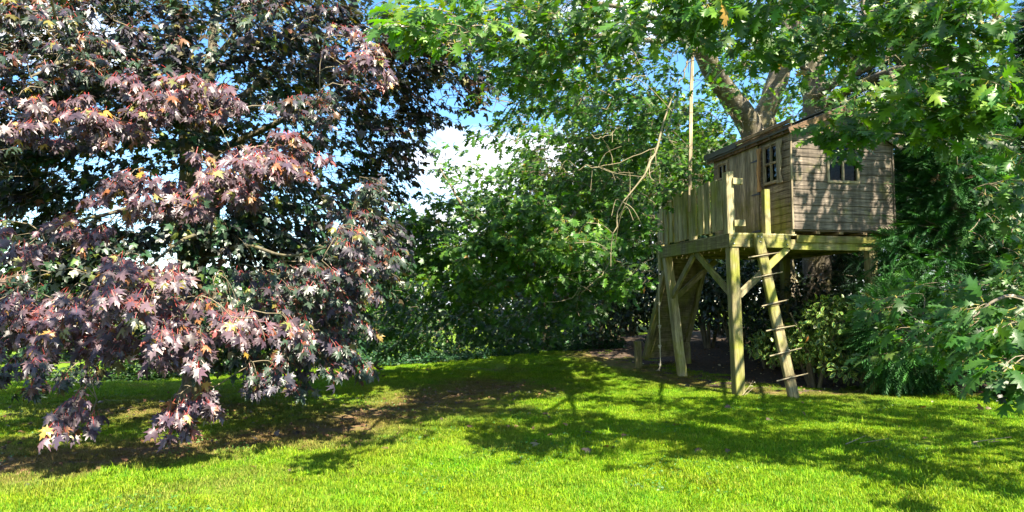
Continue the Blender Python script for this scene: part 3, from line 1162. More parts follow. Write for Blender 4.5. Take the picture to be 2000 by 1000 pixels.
half = HU1 - RIDGE_U + 0.13
roof = prism('roof', TH_, [roof_pt(-1, 0.0, HV0 - ov, 0.04), roof_pt(-1, half, HV0 - ov, 0.04), roof_pt(-1, half, HV1 + 0.2, 0.04), roof_pt(-1, 0.0, HV1 + 0.2, 0.04)],
             np.array(U2) * -sl + Z3, 0.03, M_FELT)
prism('roof_panel', roof, [roof_pt(1, 0.0, HV0 - ov, 0.04), roof_pt(1, half, HV0 - ov, 0.04), roof_pt(1, half, HV1 + 0.2, 0.04), roof_pt(1, 0.0, HV1 + 0.2, 0.04)],
      np.array(U2) * slr + Z3, 0.03, M_FELT)
board('ridge_cap', roof, roof_pt(-1, 0, HV0 - ov - 0.01, 0.095), roof_pt(-1, 0, HV1 + 0.21, 0.095), U2, 0.2, 0.02, M_FELT)
fz = WT + RISE - half * sl
board('fascia', TH_, L(HU0 - 0.075, HV0 - ov, WT + 0.02), L(HU0 - 0.075, HV1 + 0.2, WT + 0.02), Z3, 0.16, 0.025, M_FASCIA)
board('fascia', TH_, L(HU0 - 0.115, HV0 - ov, WT + 0.135), L(HU0 - 0.115, 1.9, WT + 0.135), Z3, 0.07, 0.05, M_STRIP, label='pale sawn edging strip along the eave')
board('felt_edge', roof, L(HU0 - 0.13, 1.75, WT + 0.10), L(HU0 - 0.13, HV1 + 0.22, WT + 0.10), Z3, 0.13, 0.04, M_FELT, warp=0.012)
for s in (-1, 1):
    board('bargeboard', TH_, roof_pt(s, 0.0, HV0 - ov - 0.012, -0.01), roof_pt(s, half, HV0 - ov - 0.012, -0.01), Z3, 0.13, 0.022, M_FASCIA if s < 0 else M_GABLE)
for i in range(7):
    board('rafter', roof, roof_pt(-1, 0.05, HV0 + 0.1 + i * 0.46, 0.0), roof_pt(-1, half - 0.02, HV0 + 0.1 + i * 0.46, 0.0), V2, 0.04, 0.05, M_DARKIN)

# ---- ladder pole with rungs
lb = np.array((5.03, 12.92, float(gz(5.03, 12.92)) - 0.05))
lt = L(0.50, -0.10, 2.98)
LD = thing('ladder', 'single leaning ladder beam with thin rungs wired through, bolted to the deck front', 'ladder', tuple(lb))
lx = unit((lt - lb)[None])[0]
lw = unit((U2 - lx * np.dot(U2, lx))[None])[0]
ln_ = np.cross(lx, lw)
board('pole', LD, lb, lt, lw, 0.185, 0.10, M_FRAME, bevel=0.012, warp=0.006)
for i, t in enumerate((0.135, 0.28, 0.425, 0.57, 0.74, 0.865)):
    c = lb + (lt - lb) * t
    skew = 0.02 * math.sin(i * 2.3)
    front = -ln_ if (-ln_)[1] < 0 else ln_
    a = c - lw * (0.30 + 0.03 * math.sin(i * 1.7)) + front * 0.066 - Z3 * 0.012
    b = c + lw * (0.31 + 0.03 * math.cos(i)) + front * 0.066 + Z3 * (0.02 + skew)
    rg_ = tube_obj('rung', LD, [a, (a + b) / 2 + Z3 * 0.004, b], [0.013, 0.013, 0.012], M_DEAD, 7)
    for q in range(4):                                     # lashings of wire
        dz_ = (q - 1.5) * 0.022
        lp = [c + lw * 0.10 * sx + front * 0.056 * sy + lx * (dz_ + 0.008 * sx) for sx, sy in ((-1, 1), (1, 1.25), (1, -1), (-1, -1), (-1, 1))]
        tube_obj('lashing', rg_, lp, [0.0035], M_WIRE, 4)
for du, dz_ in ((-0.03, -0.06), (0.035, -0.08), (-0.01, -0.16)):
    c = lt + lw * du + lx * dz_
    tube_obj('bolt', LD, [c + front * 0.05, c + front * 0.064], [0.014], M_ZINC, 8)

# ---- climbing ramp behind
rl0, rl1 = np.array((3.24, 17.55, 0.02)), np.array((3.62, 16.62, 2.74))
rr0, rr1 = np.array((4.22, 17.75, 0.02)), np.array((4.55, 16.82, 2.74))
for q in (rl0, rr0):
    q[2] = float(gz(q[0], q[1])) + 0.12
RM = thing('climbing_ramp', 'steep dark plank ramp with green side rails behind the rear deck post', 'ramp', (3.75, 17.6, float(gz(3.75, 17.6))))
rx = unit((rr0 - rl0)[None])[0]
rup = unit((rl1 - rl0)[None])[0]
rn = np.cross(rx, rup)
board('side_rail', RM, rl0, rl1, rx, 0.11, 0.15, M_FRAME, bevel=0.01)
board('side_rail', RM, rr0, rr1, rx, 0.11, 0.15, M_FRAME, bevel=0.01)
nb = 19
for i in range(nb):
    t = (i + 0.5) / nb
    a, b = rl0 + (rl1 - rl0) * t, rr0 + (rr1 - rr0) * t
    board('plank', RM, a + rn * (-0.02) + rx * 0.06, b + rn * (-0.02) - rx * 0.06, rup, 2.85 / nb - 0.012, 0.03, M_RAMP, warp=0.003)
for c, h in ((np.array((3.0, 17.1, 0)), 0.62), (np.array((4.22, 17.35, 0)), 0.5)):
    g = float(gz(c[0], c[1]))
    board('stub_post', RM, (c[0], c[1], g - 0.05), (c[0] - 0.03, c[1], g + h), rx, 0.15, 0.12, M_FRAME, bevel=0.01)

# ---- knotted rope hanging from the deck
rx0, ry0 = 3.29, 16.05
rt_, rb_ = P(1289, 470, ry0)[2], P(1289, 716, ry0)[2]
RO = thing('knotted_rope', 'thin pale knotted climbing rope hanging from the deck corner', 'rope', (rx0, ry0, rb_))
zs = np.linspace(rt_, rb_, 14)
tube_obj('cord', RO, [(rx0 + 0.006 * math.sin(z * 3), ry0, z) for z in zs], [0.012], M_ROPE, 7)
for py in (594, 638, 677, 713):
    z = P(1289, py, ry0)[2]
    kn = [(rx0 + 0.026 * math.cos(t) * (1 + 0.2 * math.sin(2 * t)), ry0 + 0.024 * math.sin(t * 1.3), z + 0.028 * math.sin(2 * t + 0.6)) for t in np.linspace(0, 10, 30)]
    tube_obj('knot', RO, kn, [0.014], M_ROPE, 6)
for a in (-0.3, -0.9, -1.5):
    tube_obj('frayed_end', RO, [(rx0, ry0, rb_), (rx0 + 0.03 * math.sin(a), ry0 - 0.01, rb_ - 0.04), (rx0 + 0.07 * math.sin(a), ry0 - 0.02 * a, rb_ - 0.09)], [0.008, 0.004], M_ROPE, 5, n=6)

# ---- tall batten tied to the railing
pb_, pt_ = P(1347, 414, 14.62), P(1352, 80, 14.75)
TPole = board('wooden_pole', None, pb_, pt_, (1, 0, 0), 0.066, 0.04, M_WINFRAME, warp=0.006, segs=8)
TPole['label'] = 'tall thin wooden batten rising from the picket railing into the oak leaves'
TPole['category'] = 'pole'


# ------------------------------------------------------------------ leaves
def tri_fold(V2d, tris, fold=0.12, droop=0.18, curl=0.0, yc=0.45, side=0.9):
    V2d = np.asarray(V2d, float)
    x, y = V2d[:, 0], V2d[:, 1]
    z = np.abs(x) * fold - droop * np.clip(y - yc, 0, None) ** 2 - droop * side * x * x + curl * x * y
    return np.stack([x, y, z], -1), np.asarray(tris)


def sym_fan(half, cy):
    """half outline from base to tip (x>=0) mirrored; fan from the midrib point (0,cy)"""
    h = np.array(half, float)
    left = h[1:-1][::-1].copy()
    left[:, 0] *= -1
    out = np.vstack([h, left])
    n = len(out)
    V = np.vstack([[0, cy], out])
    T = [(0, 1 + i, 1 + (i + 1) % n) for i in range(n)]
    return V, T


MAPLE_HALF = [(0, 0.05), (0.29, -0.10), (0.20, 0.10), (0.52, 0.17), (0.33, 0.27), (0.53, 0.58), (0.30, 0.47), (0.14, 0.46), (0.21, 0.72), (0.10, 0.72), (0, 1.0)]
MAPLE_LOW = [(0, 0.06), (0.30, -0.04), (0.28, 0.16), (0.55, 0.42), (0.20, 0.50), (0.20, 0.76), (0, 1.0)]


def oak_template(low=False):
    V = [(0, 0)]
    T = []
    if low:
        prof = [((0.20, 0.24), (0.08, 0.30)), ((0.32, 0.52), (0.10, 0.60)), ((0.26, 0.82), (0.06, 0.86))]
    else:
        prof = [((0.17, 0.20), (0.075, 0.25)), ((0.33, 0.44), (0.095, 0.46)), ((0.36, 0.70), (0.10, 0.70)), ((0.20, 0.90), (0.06, 0.86))]
    mids = [0]
    for (_, s) in prof:
        V.append((0, s[1]))
        mids.append(len(V) - 1)
    V.append((0, 1.0))
    tip = len(V) - 1
    for sgn in (1, -1):
        prev = 0
        for k, (lobe, s) in enumerate(prof):
            V.append((sgn * lobe[0], lobe[1]))
            li = len(V) - 1
            V.append((sgn * s[0], s[1]))
            si = len(V) - 1
            for t in ((prev, li, si), (prev, si, mids[k + 1])) if k == 0 else ((prev, li, si), (prev, si, mids[k + 1]), (prev, mids[k + 1], mids[k])):
                T.append(t if sgn > 0 else t[::-1])
            prev = si
        t = (mids[-1], prev, tip)
        T.append(t if sgn > 0 else t[::-1])
    return V, T


def ell_template(wd=0.24, n=3):
    half = [(0, 0), (wd * 0.75, 0.25), (wd, 0.5), (wd * 0.7, 0.78), (0, 1.0)]
    return sym_fan(half, 0.5)


def with_petiole(tv, tt, ln=0.45, w=0.016):
    """stalk: two long triangles; the leaf blade starts at y=0, the stalk runs to y=-ln"""
    k = len(tv)
    sv = np.array([(-w, 0.05, 0), (w, 0.05, 0), (-w, -ln, 0.10 * ln), (w, -ln, 0.10 * ln)])
    st = np.array([(k, k + 2, k + 1), (k + 1, k + 2, k + 3)])
    return np.vstack([tv, sv]), np.vstack([tt, st])


class Tmpl:
    def __init__(s, V, T, pet=None, petcol=None, rim=None):
        s.V, s.T = V, np.asarray(T)
        nb = len(V)
        if pet:
            s.V, s.T = with_petiole(V, s.T, pet)
        s.n = len(s.V)
        s.ispet = np.arange(s.n) >= nb
        s.petcol = np.array(petcol if petcol is not None else (0.2, 0.2, 0.05))
        s.rim = rim                       # colour of the outline (variegated leaves)


T_MAPLE = [Tmpl(*tri_fold(*sym_fan(MAPLE_HALF, 0.3), fold=f, droop=d, side=1.5, curl=0.25 * math.sin(9 * d)), pet=0.5, petcol=(0.30, 0.035, 0.03)) for f, d in ((0.20, 0.8), (0.05, 1.3), (0.32, 0.5), (-0.15, 1.0), (0.1, 1.7), (0.0, 0.35))]
T_MAPLE_L = [Tmpl(*tri_fold(*sym_fan(MAPLE_LOW, 0.3), fold=f, droop=d)) for f, d in ((0.16, 0.5), (0.0, 0.7))]
T_OAK = [Tmpl(*tri_fold(*oak_template(), fold=f, droop=d, yc=0.25), pet=0.22, petcol=(0.28, 0.24, 0.05)) for f, d in ((0.20, 0.35), (0.35, 0.15), (0.08, 0.6), (-0.15, 0.4))]
T_OAK_L = [Tmpl(*tri_fold(*oak_template(True), fold=f, droop=d, yc=0.25)) for f, d in ((0.2, 0.35), (0.0, 0.5))]
T_ELL = [Tmpl(*tri_fold(*ell_template(), fold=f, droop=d)) for f, d in ((0.3, 0.3), (0.1, 0.5))]
T_BROAD = [Tmpl(*tri_fold(*ell_template(0.34), fold=f, droop=d)) for f, d in ((0.3, 0.3), (0.1, 0.5))]


class Leaves:
    """a bag of leaf placements"""

    def __init__(s):
        s.p, s.y, s.n, s.s, s.c = [], [], [], [], []

    def add(s, p, y, n, size, c):
        s.p.append(p)
        s.y.append(y)
        s.n.append(n)
        s.s.append(size)
        s.c.append(c)

    def pack(s):
        p, y, n, sz, c = map(np.concatenate, (s.p, s.y, s.n, s.s, s.c))
        y = unit(y)
        n = n - y * (n * y).sum(-1, keepdims=True)
        n = unit(n)
        x = np.cross(y, n)
        Rm = np.stack([x, y, n], -1)
        return p, Rm, sz, c


def bake(tmpls, p, Rm, sz, c, rng):
    Vs, Fs, Cs = [], [], []
    o = 0
    pick = rng.integers(0, len(tmpls), len(p))
    for k, t in enumerate(tmpls):
        i = np.where(pick == k)[0]
        if not len(i):
            continue
        V = np.einsum('nij,kj->nki', Rm[i], t.V) * sz[i][:, None, None] + p[i][:, None, :]
        F = t.T[None] + (np.arange(len(i)) * t.n)[:, None, None] + o
        cc = np.repeat(c[i][:, None, :], t.n, 1)
        cc[:, t.ispet] = t.petcol
        if t.rim is not None:
            m = np.zeros(t.n, bool)
            m[t.rim[0]] = True
            cc[:, m] = t.rim[1]
        Vs.append(V.reshape(-1, 3))
        Fs.append(F.reshape(-1, 3))
        Cs.append(cc.reshape(-1, 3))
        o += len(i) * t.n
    return np.concatenate(Vs), np.concatenate(Fs), np.concatenate(Cs)


def emit_leaves(tree, bag, hi, lo, mat, rng, n_single=300, near=11.0, name='foliage'):
    """the n_single leaves that show largest become 'leaf' parts, the rest one mesh"""
    p, Rm, sz, c = bag.pack()
    org = np.array(tree.location)
    px, py, d = project(p)
    vis = (px > 12) & (px < 1988) & (py > 10) & (py < 990) & (d > 2)
    score = np.where(vis, sz / d * (0.35 + np.abs((Rm[:, :, 2] * unit(p - np.array((0, 0, EYE)))).sum(-1))), 0)
    # a leaf with many others in front of it does not show: keep the front-most leaf of each small cell of view
    order = np.argsort(d)
    seen = {}
    front = np.zeros(len(p), bool)
    for i in order:
        if not vis[i]:
            continue
        key = (int(px[i] // 13), int(py[i] // 13))
        if key not in seen:
            seen[key] = 1
            front[i] = True
    score = np.where(front, score, score * 0.05)
    single = np.argsort(-score)[:n_single] if n_single else np.array([], int)
    single = single[score[single] > 0]
    mask = np.ones(len(p), bool)
    mask[single] = False
    # palette meshes shared by alike leaves
    if len(single):
        meshes = {}
        cq = np.round(c[single] * 40).astype(int)
        for j, i in enumerate(single):
            k = int(rng.integers(0, len(hi)))
            key = (k, *cq[j])
            if key not in meshes:
                t = hi[k]
                cc = np.repeat(c[i][None], t.n, 0)
                cc[t.ispet] = t.petcol
                if t.rim is not None:
                    cc[t.rim[0]] = t.rim[1]
                ob = mesh_np('leaf', t.V, t.T, mat, tree, col=cc)
                meshes[key] = ob.data
            else:
                ob = bpy.data.objects.new('leaf', meshes[key])
                link(ob, tree)
            M = np.eye(4)
            M[:3, :3] = Rm[i] * sz[i]
            M[:3, 3] = p[i] - org
            ob.matrix_basis = Matrix(M.tolist())
    nearm = mask & (d < near) & (px > -150) & (px < 2150) & (py > -150)
    farm = mask & ~nearm
    parts = []
    if nearm.any():
        parts.append(bake(hi, p[nearm], Rm[nearm], sz[nearm], c[nearm], rng))
    if farm.any():
        parts.append(bake(lo, p[farm], Rm[farm], sz[farm], c[farm], rng))
    V = np.concatenate([q[0] for q in parts])
    F = np.concatenate([parts[0][1]] + ([parts[1][1] + len(parts[0][0])] if len(parts) > 1 else []))
    C = np.concatenate([q[2] for q in parts])
    o = mesh_np(name, V - org, F, mat, tree, col=C, kind='stuff')
    STATS[tree.name] = (len(p), len(F))
    return o


STATS = {}


def lobe_points(rng, cen, rad, n, shell=0.5):
    d = unit(rng.normal(size=(n, 3)))
    r = (shell ** 3 + (1 - shell ** 3) * rng.random(n)) ** (1 / 3)
    return np.asarray(cen) + d * r[:, None] * np.asarray(rad)


def img_lobe(px, py, Y, rx, ry, rY):
    """ellipsoid centre and radii in metres from its photo size at distance Y"""
    c = P(px, py, Y)
    return c, (rx / FPX * Y, rY, ry / FPX * Y)


def tone(rng, n, pal, var=0.22):
    """pal: list of (weight, colour)"""
    w = np.array([q[0] for q in pal], float)
    k = rng.choice(len(pal), n, p=w / w.sum())
    c = np.array([q[1] for q in pal])[k]
    return np.clip(c * (1 + rng.normal(0, var, (n, 1))) * (1 + rng.normal(0, 0.06, (n, 3))), 0.004, 0.9)


def sprays(bag, rng, pts, axis_c, size, pal, k=(8, 12), spread=0.26, droop=0.7, radial=False, up=0.8, flat=0.5, jitter=0.45):
    """leafy twig ends at pts. axis_c: middle of the crown, leaves face away from it. returns twig paths"""
    N = len(pts)
    out = pts - np.asarray(axis_c)
    out[:, 2] *= flat
    out = unit(out + rng.normal(0, 0.25, out.shape))
    cnt = rng.integers(k[0], k[1] + 1, N)
    rep = np.repeat(np.arange(N), cnt)
    n = len(rep)
    t = rng.random(n)
    o = out[rep]
    side = unit(np.cross(o, (0, 0, 1.0)) + 1e-6)
    sg = rng.choice([-1.0, 1.0], n)[:, None]
    start = pts - out * spread * 1.1
    start[:, 2] += spread * 0.15
    end = pts + out * spread * 0.6
    end[:, 2] -= spread * 0.5 * droop
    base = start[rep] + (end - start)[rep] * (0.25 + 0.75 * t[:, None] ** (0.5 if radial else 0.8))
    pd = unit(o * 0.6 + side * sg * rng.uniform(0.3, 1.2, (n, 1)) + rng.normal(0, 0.35, (n, 3)) + np.array((0, 0, 0.15)))
    pos = base + pd * rng.uniform(0.25, 0.9, (n, 1)) * spread * 0.55
    y = unit(pd * 0.7 + o * 0.25 + np.array((0, 0, -droop)) + rng.normal(0, jitter * 0.6, (n, 3)))
    nn = np.array((0, 0, up)) + o * 0.6 + rng.normal(0, jitter, (n, 3))
    sz = size * np.clip(rng.normal(0.95, 0.2, n), 0.45, 1.4)
    bag.add(pos, y, nn, sz, tone(rng, n, pal))
    mid = (start + end) / 2
    mid[:, 2] += spread * 0.12
    return np.stack([start, mid, end], 1)


def limb(tree, pts, r, mat, n=18, sides=10, name='limb', wob=0.02, rng=None):
    path = spline(pts, n)
    if rng is not None:
        path[1:-1] += rng.normal(0, wob, (n - 2, 3))
    rr = np.interp(np.linspace(0, 1, n), np.linspace(0, 1, len(r)), r)
    V, F = tubes(path[None], rr[None], sides)
    V = V + 0  # bark swellings
    V += (np.sin(V[:, [1, 2, 0]] * 9.0 + V[:, [2, 0, 1]] * 5.0) * rr.max() * 0.045)
    mesh_np(name, V - np.array(tree.location), F, mat, tree, smooth=True)
    return path


def twig_net(tree, rng, nodes, tw, mat, name='twigs', rscale=1.0, maxlen=6.0):
    """joins every twig to the nearest wood, nearest first"""
    nodes = np.asarray(nodes, float)
    st = tw[:, 0]
    d0 = np.array([np.min(((nodes - s) ** 2).sum(-1)) for s in st]) ** 0.5
    order = np.argsort(d0)
    net = list(nodes)
    buf = np.empty((len(nodes) + 2 * len(st), 3))
    buf[:len(nodes)] = nodes
    m = len(nodes)
    paths, rads = [], []
    for i in order:
        dd = ((buf[:m] - st[i]) ** 2).sum(-1)
        j = int(np.argmin(dd))
        a = buf[j].copy()
        ln = math.sqrt(dd[j])
        mid = (a + st[i]) / 2 + rng.normal(0, 0.07, 3) * ln + np.array((0, 0, 0.10 * ln))
        p = spline([a, mid, st[i], tw[i, 1], tw[i, 2]], 7)
        r0 = np.clip(0.006 + 0.006 * ln, 0.006, 0.03) * rscale
        paths.append(p)
        rads.append(np.linspace(r0, 0.003 * rscale, 7))
        buf[m] = st[i]
        buf[m + 1] = mid
        m += 2
    V, F = tubes(np.array(paths), np.array(rads), 3)
    return mesh_np(name, V - np.array(tree.location), F, mat, tree, smooth=True, kind='stuff')


def gaps(rng, pts, f=1.1, th=0.25):
    """irregular holes in a crown"""
    ph = rng.random((4, 3)) * 6.28
    s = np.zeros(len(pts))
    for a, q in zip((1.0, 1.7, 2.6, 3.9), ph):
        s += np.sin(pts[:, 0] * f * a + q[0] + np.sin(pts[:, 1] * f * a * 0.8 + q[1])) * np.sin(pts[:, 2] * f * a * 1.2 + q[2]) / a ** 0.6
    return s > np.quantile(s, th)


# ---- palettes: leaf colours, some with shade painted in
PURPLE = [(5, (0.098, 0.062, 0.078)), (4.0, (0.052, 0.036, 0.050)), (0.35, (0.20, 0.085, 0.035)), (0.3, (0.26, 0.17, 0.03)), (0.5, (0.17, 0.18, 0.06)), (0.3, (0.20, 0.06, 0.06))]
DUSK = [(4, (0.042, 0.036, 0.050)), (4, (0.026, 0.046, 0.030)), (0.4, (0.10, 0.045, 0.025)), (0.3, (0.14, 0.13, 0.03))]  # purple darkened to paint in the shade on these tiers
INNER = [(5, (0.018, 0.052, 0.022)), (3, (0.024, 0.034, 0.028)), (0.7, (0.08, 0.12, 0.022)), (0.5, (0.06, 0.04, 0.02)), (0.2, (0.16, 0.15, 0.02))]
OAK = [(6, (0.036, 0.098, 0.016)), (3, (0.055, 0.135, 0.016)), (1.4, (0.095, 0.18, 0.016)), (0.03, (0.25, 0.14, 0.03))]
OAKDARK = [(6, (0.030, 0.084, 0.017)), (3, (0.042, 0.105, 0.017)), (0.5, (0.07, 0.13, 0.025))]  # darker greens, deep shade put into the leaf colour
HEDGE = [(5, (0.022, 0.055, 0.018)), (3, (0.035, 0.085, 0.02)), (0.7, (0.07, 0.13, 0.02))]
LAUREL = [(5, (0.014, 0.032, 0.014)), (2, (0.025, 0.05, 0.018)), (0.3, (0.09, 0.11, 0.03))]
CYP = [(5, (0.016, 0.070, 0.016)), (3, (0.028, 0.105, 0.020)), (1, (0.05, 0.15, 0.026)), (0.15, (0.12, 0.08, 0.04))]


def tz(x, y):
    return float(gz(x, y))


def grow(name, label, cat, base, limbs, lobes, leaf, hi, lo, mat, bark, seed, size, group=None, n_single=300, near=11.0, mat_twig=None,
         axis=None, trunk_name='trunk', spray_kw=None, rscale=1.0, gap=0.2):
    """limbs: list of (name, [points], [radii], sides); lobes: list of (centre, radii, count, palette, shell, extra dict)"""
    rng = np.random.default_rng(seed)
    t = thing(name, label, cat, tuple(base), group)
    nodes = []
    for (nm, pts, rad, sd) in limbs:
        nodes.append(limb(t, pts, rad, bark, n=22, sides=sd, name=nm, rng=rng, wob=max(rad) * 0.06))
    nodes = np.concatenate(nodes)
    bag = Leaves()
    tws = []
    for (cen, rad, cnt, pal, shell, ex) in lobes:
        pts = lobe_points(rng, cen, rad, int(cnt), shell)
        if cnt > 60:
            pts = pts[gaps(rng, pts, th=ex.get('gap', gap))]
        pts = pts[pts[:, 2] > gz(pts[:, 0], pts[:, 1]) + 0.12]
        if not len(pts):
            continue
        kw = dict(spray_kw or {})
        kw.update({k: v for k, v in ex.items() if k not in ('gap', 'size', 'axis')})
        ax = ex.get('axis', axis if axis is not None else cen)
        tws.append(sprays(bag, rng, pts, ax, ex.get('size', size), pal, **kw))
    tw = np.concatenate(tws)
    twig_net(t, rng, nodes, tw, mat_twig or M_TWIG, rscale=rscale)
    emit_leaves(t, bag, hi, lo, mat, rng, n_single=n_single, near=near)
    return t


I = img_lobe

# ---- purple maple
mb = np.array((-5.55, 12.5, tz(-5.55, 12.5) - 0.05))
ML = []
for (px, py, Y, rx, ry, rY, n) in ((100, 225, 7.2, 170, 42, .8, 30), (350, 185, 7.6, 125, 42, .8, 26), (310, 375, 7.4, 110, 42, .7, 22), (490, 335, 7.8, 110, 55, .8, 28),
                                   (70, 600, 7.0, 150, 45, .8, 22), (270, 560, 7.0, 140, 60, .8, 27), (360, 655, 7.2, 75, 50, .6, 13), (370, 795, 7.3, 45, 36, .35, 9),
                                   (152, 790, 7.0, 26, 30, .22, 4), (480, 630, 7.6, 105, 34, .7, 13), (150, 655, 7.1, 130, 30, .6, 11), (90, 450, 7.5, 90, 50, .8, 14),
                                   (560, 300, 8.2, 80, 40, .6, 12), (690, 110, 8.3, 70, 55, .7, 15)):
    c, r = I(px, py, Y, rx, ry, rY)
    ML.append((c, r, n, PURPLE, 0.1, dict(k=(11, 16), spread=0.24, droop=1.0, jitter=0.42)))
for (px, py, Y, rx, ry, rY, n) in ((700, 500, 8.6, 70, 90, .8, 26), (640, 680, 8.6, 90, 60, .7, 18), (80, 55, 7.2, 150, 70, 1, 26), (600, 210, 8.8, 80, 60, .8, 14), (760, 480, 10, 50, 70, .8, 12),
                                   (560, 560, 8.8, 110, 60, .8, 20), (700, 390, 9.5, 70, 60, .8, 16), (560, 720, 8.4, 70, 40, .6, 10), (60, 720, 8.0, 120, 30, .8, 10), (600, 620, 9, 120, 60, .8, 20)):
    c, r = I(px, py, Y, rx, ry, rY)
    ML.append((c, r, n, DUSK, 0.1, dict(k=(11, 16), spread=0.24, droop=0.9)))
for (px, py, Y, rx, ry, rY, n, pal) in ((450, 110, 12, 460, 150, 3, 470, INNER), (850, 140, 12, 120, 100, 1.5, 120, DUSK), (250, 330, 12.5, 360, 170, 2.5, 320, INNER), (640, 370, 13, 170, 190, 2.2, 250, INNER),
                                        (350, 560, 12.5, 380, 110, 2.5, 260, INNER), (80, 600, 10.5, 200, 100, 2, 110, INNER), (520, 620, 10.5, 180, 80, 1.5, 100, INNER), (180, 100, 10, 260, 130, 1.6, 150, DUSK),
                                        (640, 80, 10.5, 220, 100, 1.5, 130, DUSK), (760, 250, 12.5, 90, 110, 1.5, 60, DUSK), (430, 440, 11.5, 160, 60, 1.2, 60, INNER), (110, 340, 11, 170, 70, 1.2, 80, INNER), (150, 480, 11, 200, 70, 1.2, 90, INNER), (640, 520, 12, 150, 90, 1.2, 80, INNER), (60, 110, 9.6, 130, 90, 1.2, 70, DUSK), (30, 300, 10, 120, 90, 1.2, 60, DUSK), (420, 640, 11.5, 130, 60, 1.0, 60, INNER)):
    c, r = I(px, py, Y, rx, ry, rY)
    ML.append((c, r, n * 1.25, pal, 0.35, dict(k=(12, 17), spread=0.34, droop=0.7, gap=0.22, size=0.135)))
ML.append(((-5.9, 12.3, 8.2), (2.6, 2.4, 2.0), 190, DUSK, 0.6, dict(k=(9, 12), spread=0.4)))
ML.append(((-3.7, 4.5, 5.1), (1.6, 0.9, 0.6), 60, DUSK, 0.3, dict(k=(10, 14), spread=0.3)))  # out-of-view lobe added to shade the left foreground lawn
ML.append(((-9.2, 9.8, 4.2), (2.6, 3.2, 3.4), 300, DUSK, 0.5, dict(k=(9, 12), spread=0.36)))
mlimb = [('trunk', [mb, P(383, 700, 12.5), P(370, 500, 12.5), P(369, 300, 12.5), P(362, 200, 12.55), P(345, 60, 12.6), P(340, -150, 12.7)], [0.27, 0.20, 0.185, 0.175, 0.15, 0.12, 0.05], 14),
         ('limb', [P(375, 560, 12.5), P(412, 440, 12.6), P(418, 330, 12.7), P(410, 160, 12.9), P(430, -60, 13)], [0.12, 0.13, 0.12, 0.10, 0.05], 10),
         ('limb', [P(362, 255, 12.5), P(310, 215, 12), P(240, 170, 11.2), P(120, 120, 10)], [0.09, 0.075, 0.06, 0.03], 8),
         ('limb', [P(415, 240, 12.7), P(500, 165, 12.4), P(570, 90, 12), P(640, 0, 11.5)], [0.08, 0.06, 0.05, 0.03], 8),
         ('limb', [P(365, 190, 12.5), P(425, 110, 12.6), P(500, 20, 12.8)], [0.07, 0.06, 0.03], 8),
         ('limb', [P(370, 330, 12.5), P(420, 250, 11), P(430, 230, 9.6), P(400, 240, 8.2)], [0.045, 0.032, 0.022, 0.010], 8),
         ('limb', [P(372, 420, 12.5), P(300, 400, 10.5), P(200, 420, 8.8), P(120, 440, 7.6)], [0.045, 0.032, 0.022, 0.010], 8),
         ('limb', [P(372, 480, 12.5), P(380, 460, 10.5), P(340, 480, 8.8), P(280, 530, 7.4)], [0.045, 0.030, 0.020, 0.010], 8),
         ('limb', [P(374, 520, 12.5), P(470, 480, 11), P(560, 500, 9.8), P(650, 480, 8.9)], [0.045, 0.030, 0.020, 0.010], 8),
         ('limb', [P(376, 600, 12.5), P(360, 580, 10.5), P(350, 620, 8.8), P(365, 730, 7.5)], [0.05, 0.04, 0.03, 0.010], 7),
         ('limb', [P(366, 240, 12.5), P(280, 120, 10.8), P(160, 110, 9), P(60, 150, 7.6)], [0.07, 0.05, 0.035, 0.012], 8),
         ('limb', [P(415, 300, 12.7), P(520, 250, 12.5), P(640, 200, 12.2), P(860, 150, 12)], [0.07, 0.055, 0.04, 0.02], 8)]
grow('purple_maple', 'purple leaved maple with drooping bronze foliage on the left of the lawn', 'tree', mb, mlimb, ML, None, T_MAPLE, T_MAPLE_L, M_LEAF_M, M_BARK_M, 21, 0.118,
     axis=mb + np.array((0, 0, 3.5)), near=9.5)

# ---- red oak behind the tree house (forked trunk)
ob = np.array((6.75, 17.7, tz(6.75, 17.7) - 0.1))
fork = P(1482, 268, 17.4)
olimb = [('trunk', [ob, ob + np.array((-0.15, -0.1, 1.6)), (ob * 0.35 + fork * 0.65), fork], [0.52, 0.42, 0.38, 0.36], 16),
         ('limb', [fork + np.array((0.05, 0, -0.5)), P(1460, 235, 17.2), P(1415, 175, 16.6), P(1375, 105, 15.8), P(1335, 10, 15.4), P(1290, -120, 15.0)], [0.30, 0.28, 0.25, 0.22, 0.18, 0.12], 14),
         ('limb', [fork + np.array((0.0, 0, -0.5)), P(1492, 240, 17.4), P(1512, 175, 17.3), P(1532, 110, 17.2), P(1560, -40, 17)], [0.30, 0.27, 0.25, 0.24, 0.18], 14),
         ('limb', [P(1375, 105, 15.8), P(1330, 78, 13.5), P(1290, 80, 11.2), P(1200, 72, 10.2), P(1108, 65, 9.4)], [0.045, 0.04, 0.04, 0.038, 0.025], 8),
         ('limb', [P(1360, 80, 15.5), P(1280, 40, 12), P(1230, 18, 10.5), P(1140, 2, 9.6)], [0.045, 0.04, 0.04, 0.03], 8),
         ('limb', [P(1320, -30, 15.3), P(1180, -80, 10), P(1000, -60, 7.5), P(860, 10, 5.6)], [0.12, 0.07, 0.04, 0.015], 8),
         ('limb', [P(1335, 10, 15.4), P(1420, -60, 11), P(1480, -60, 8), P(1480, 20, 6.4)], [0.10, 0.07, 0.04, 0.015], 8),
         ('limb', [P(1290, -120, 15.0), np.array((4.2, 12.0, 9.0)), np.array((4.0, 8, 8.4)), np.array((2.8, 4.6, 7.8))], [0.1, 0.08, 0.06, 0.03], 8)]  # unseen limb added to carry the shading canopy
OL = []
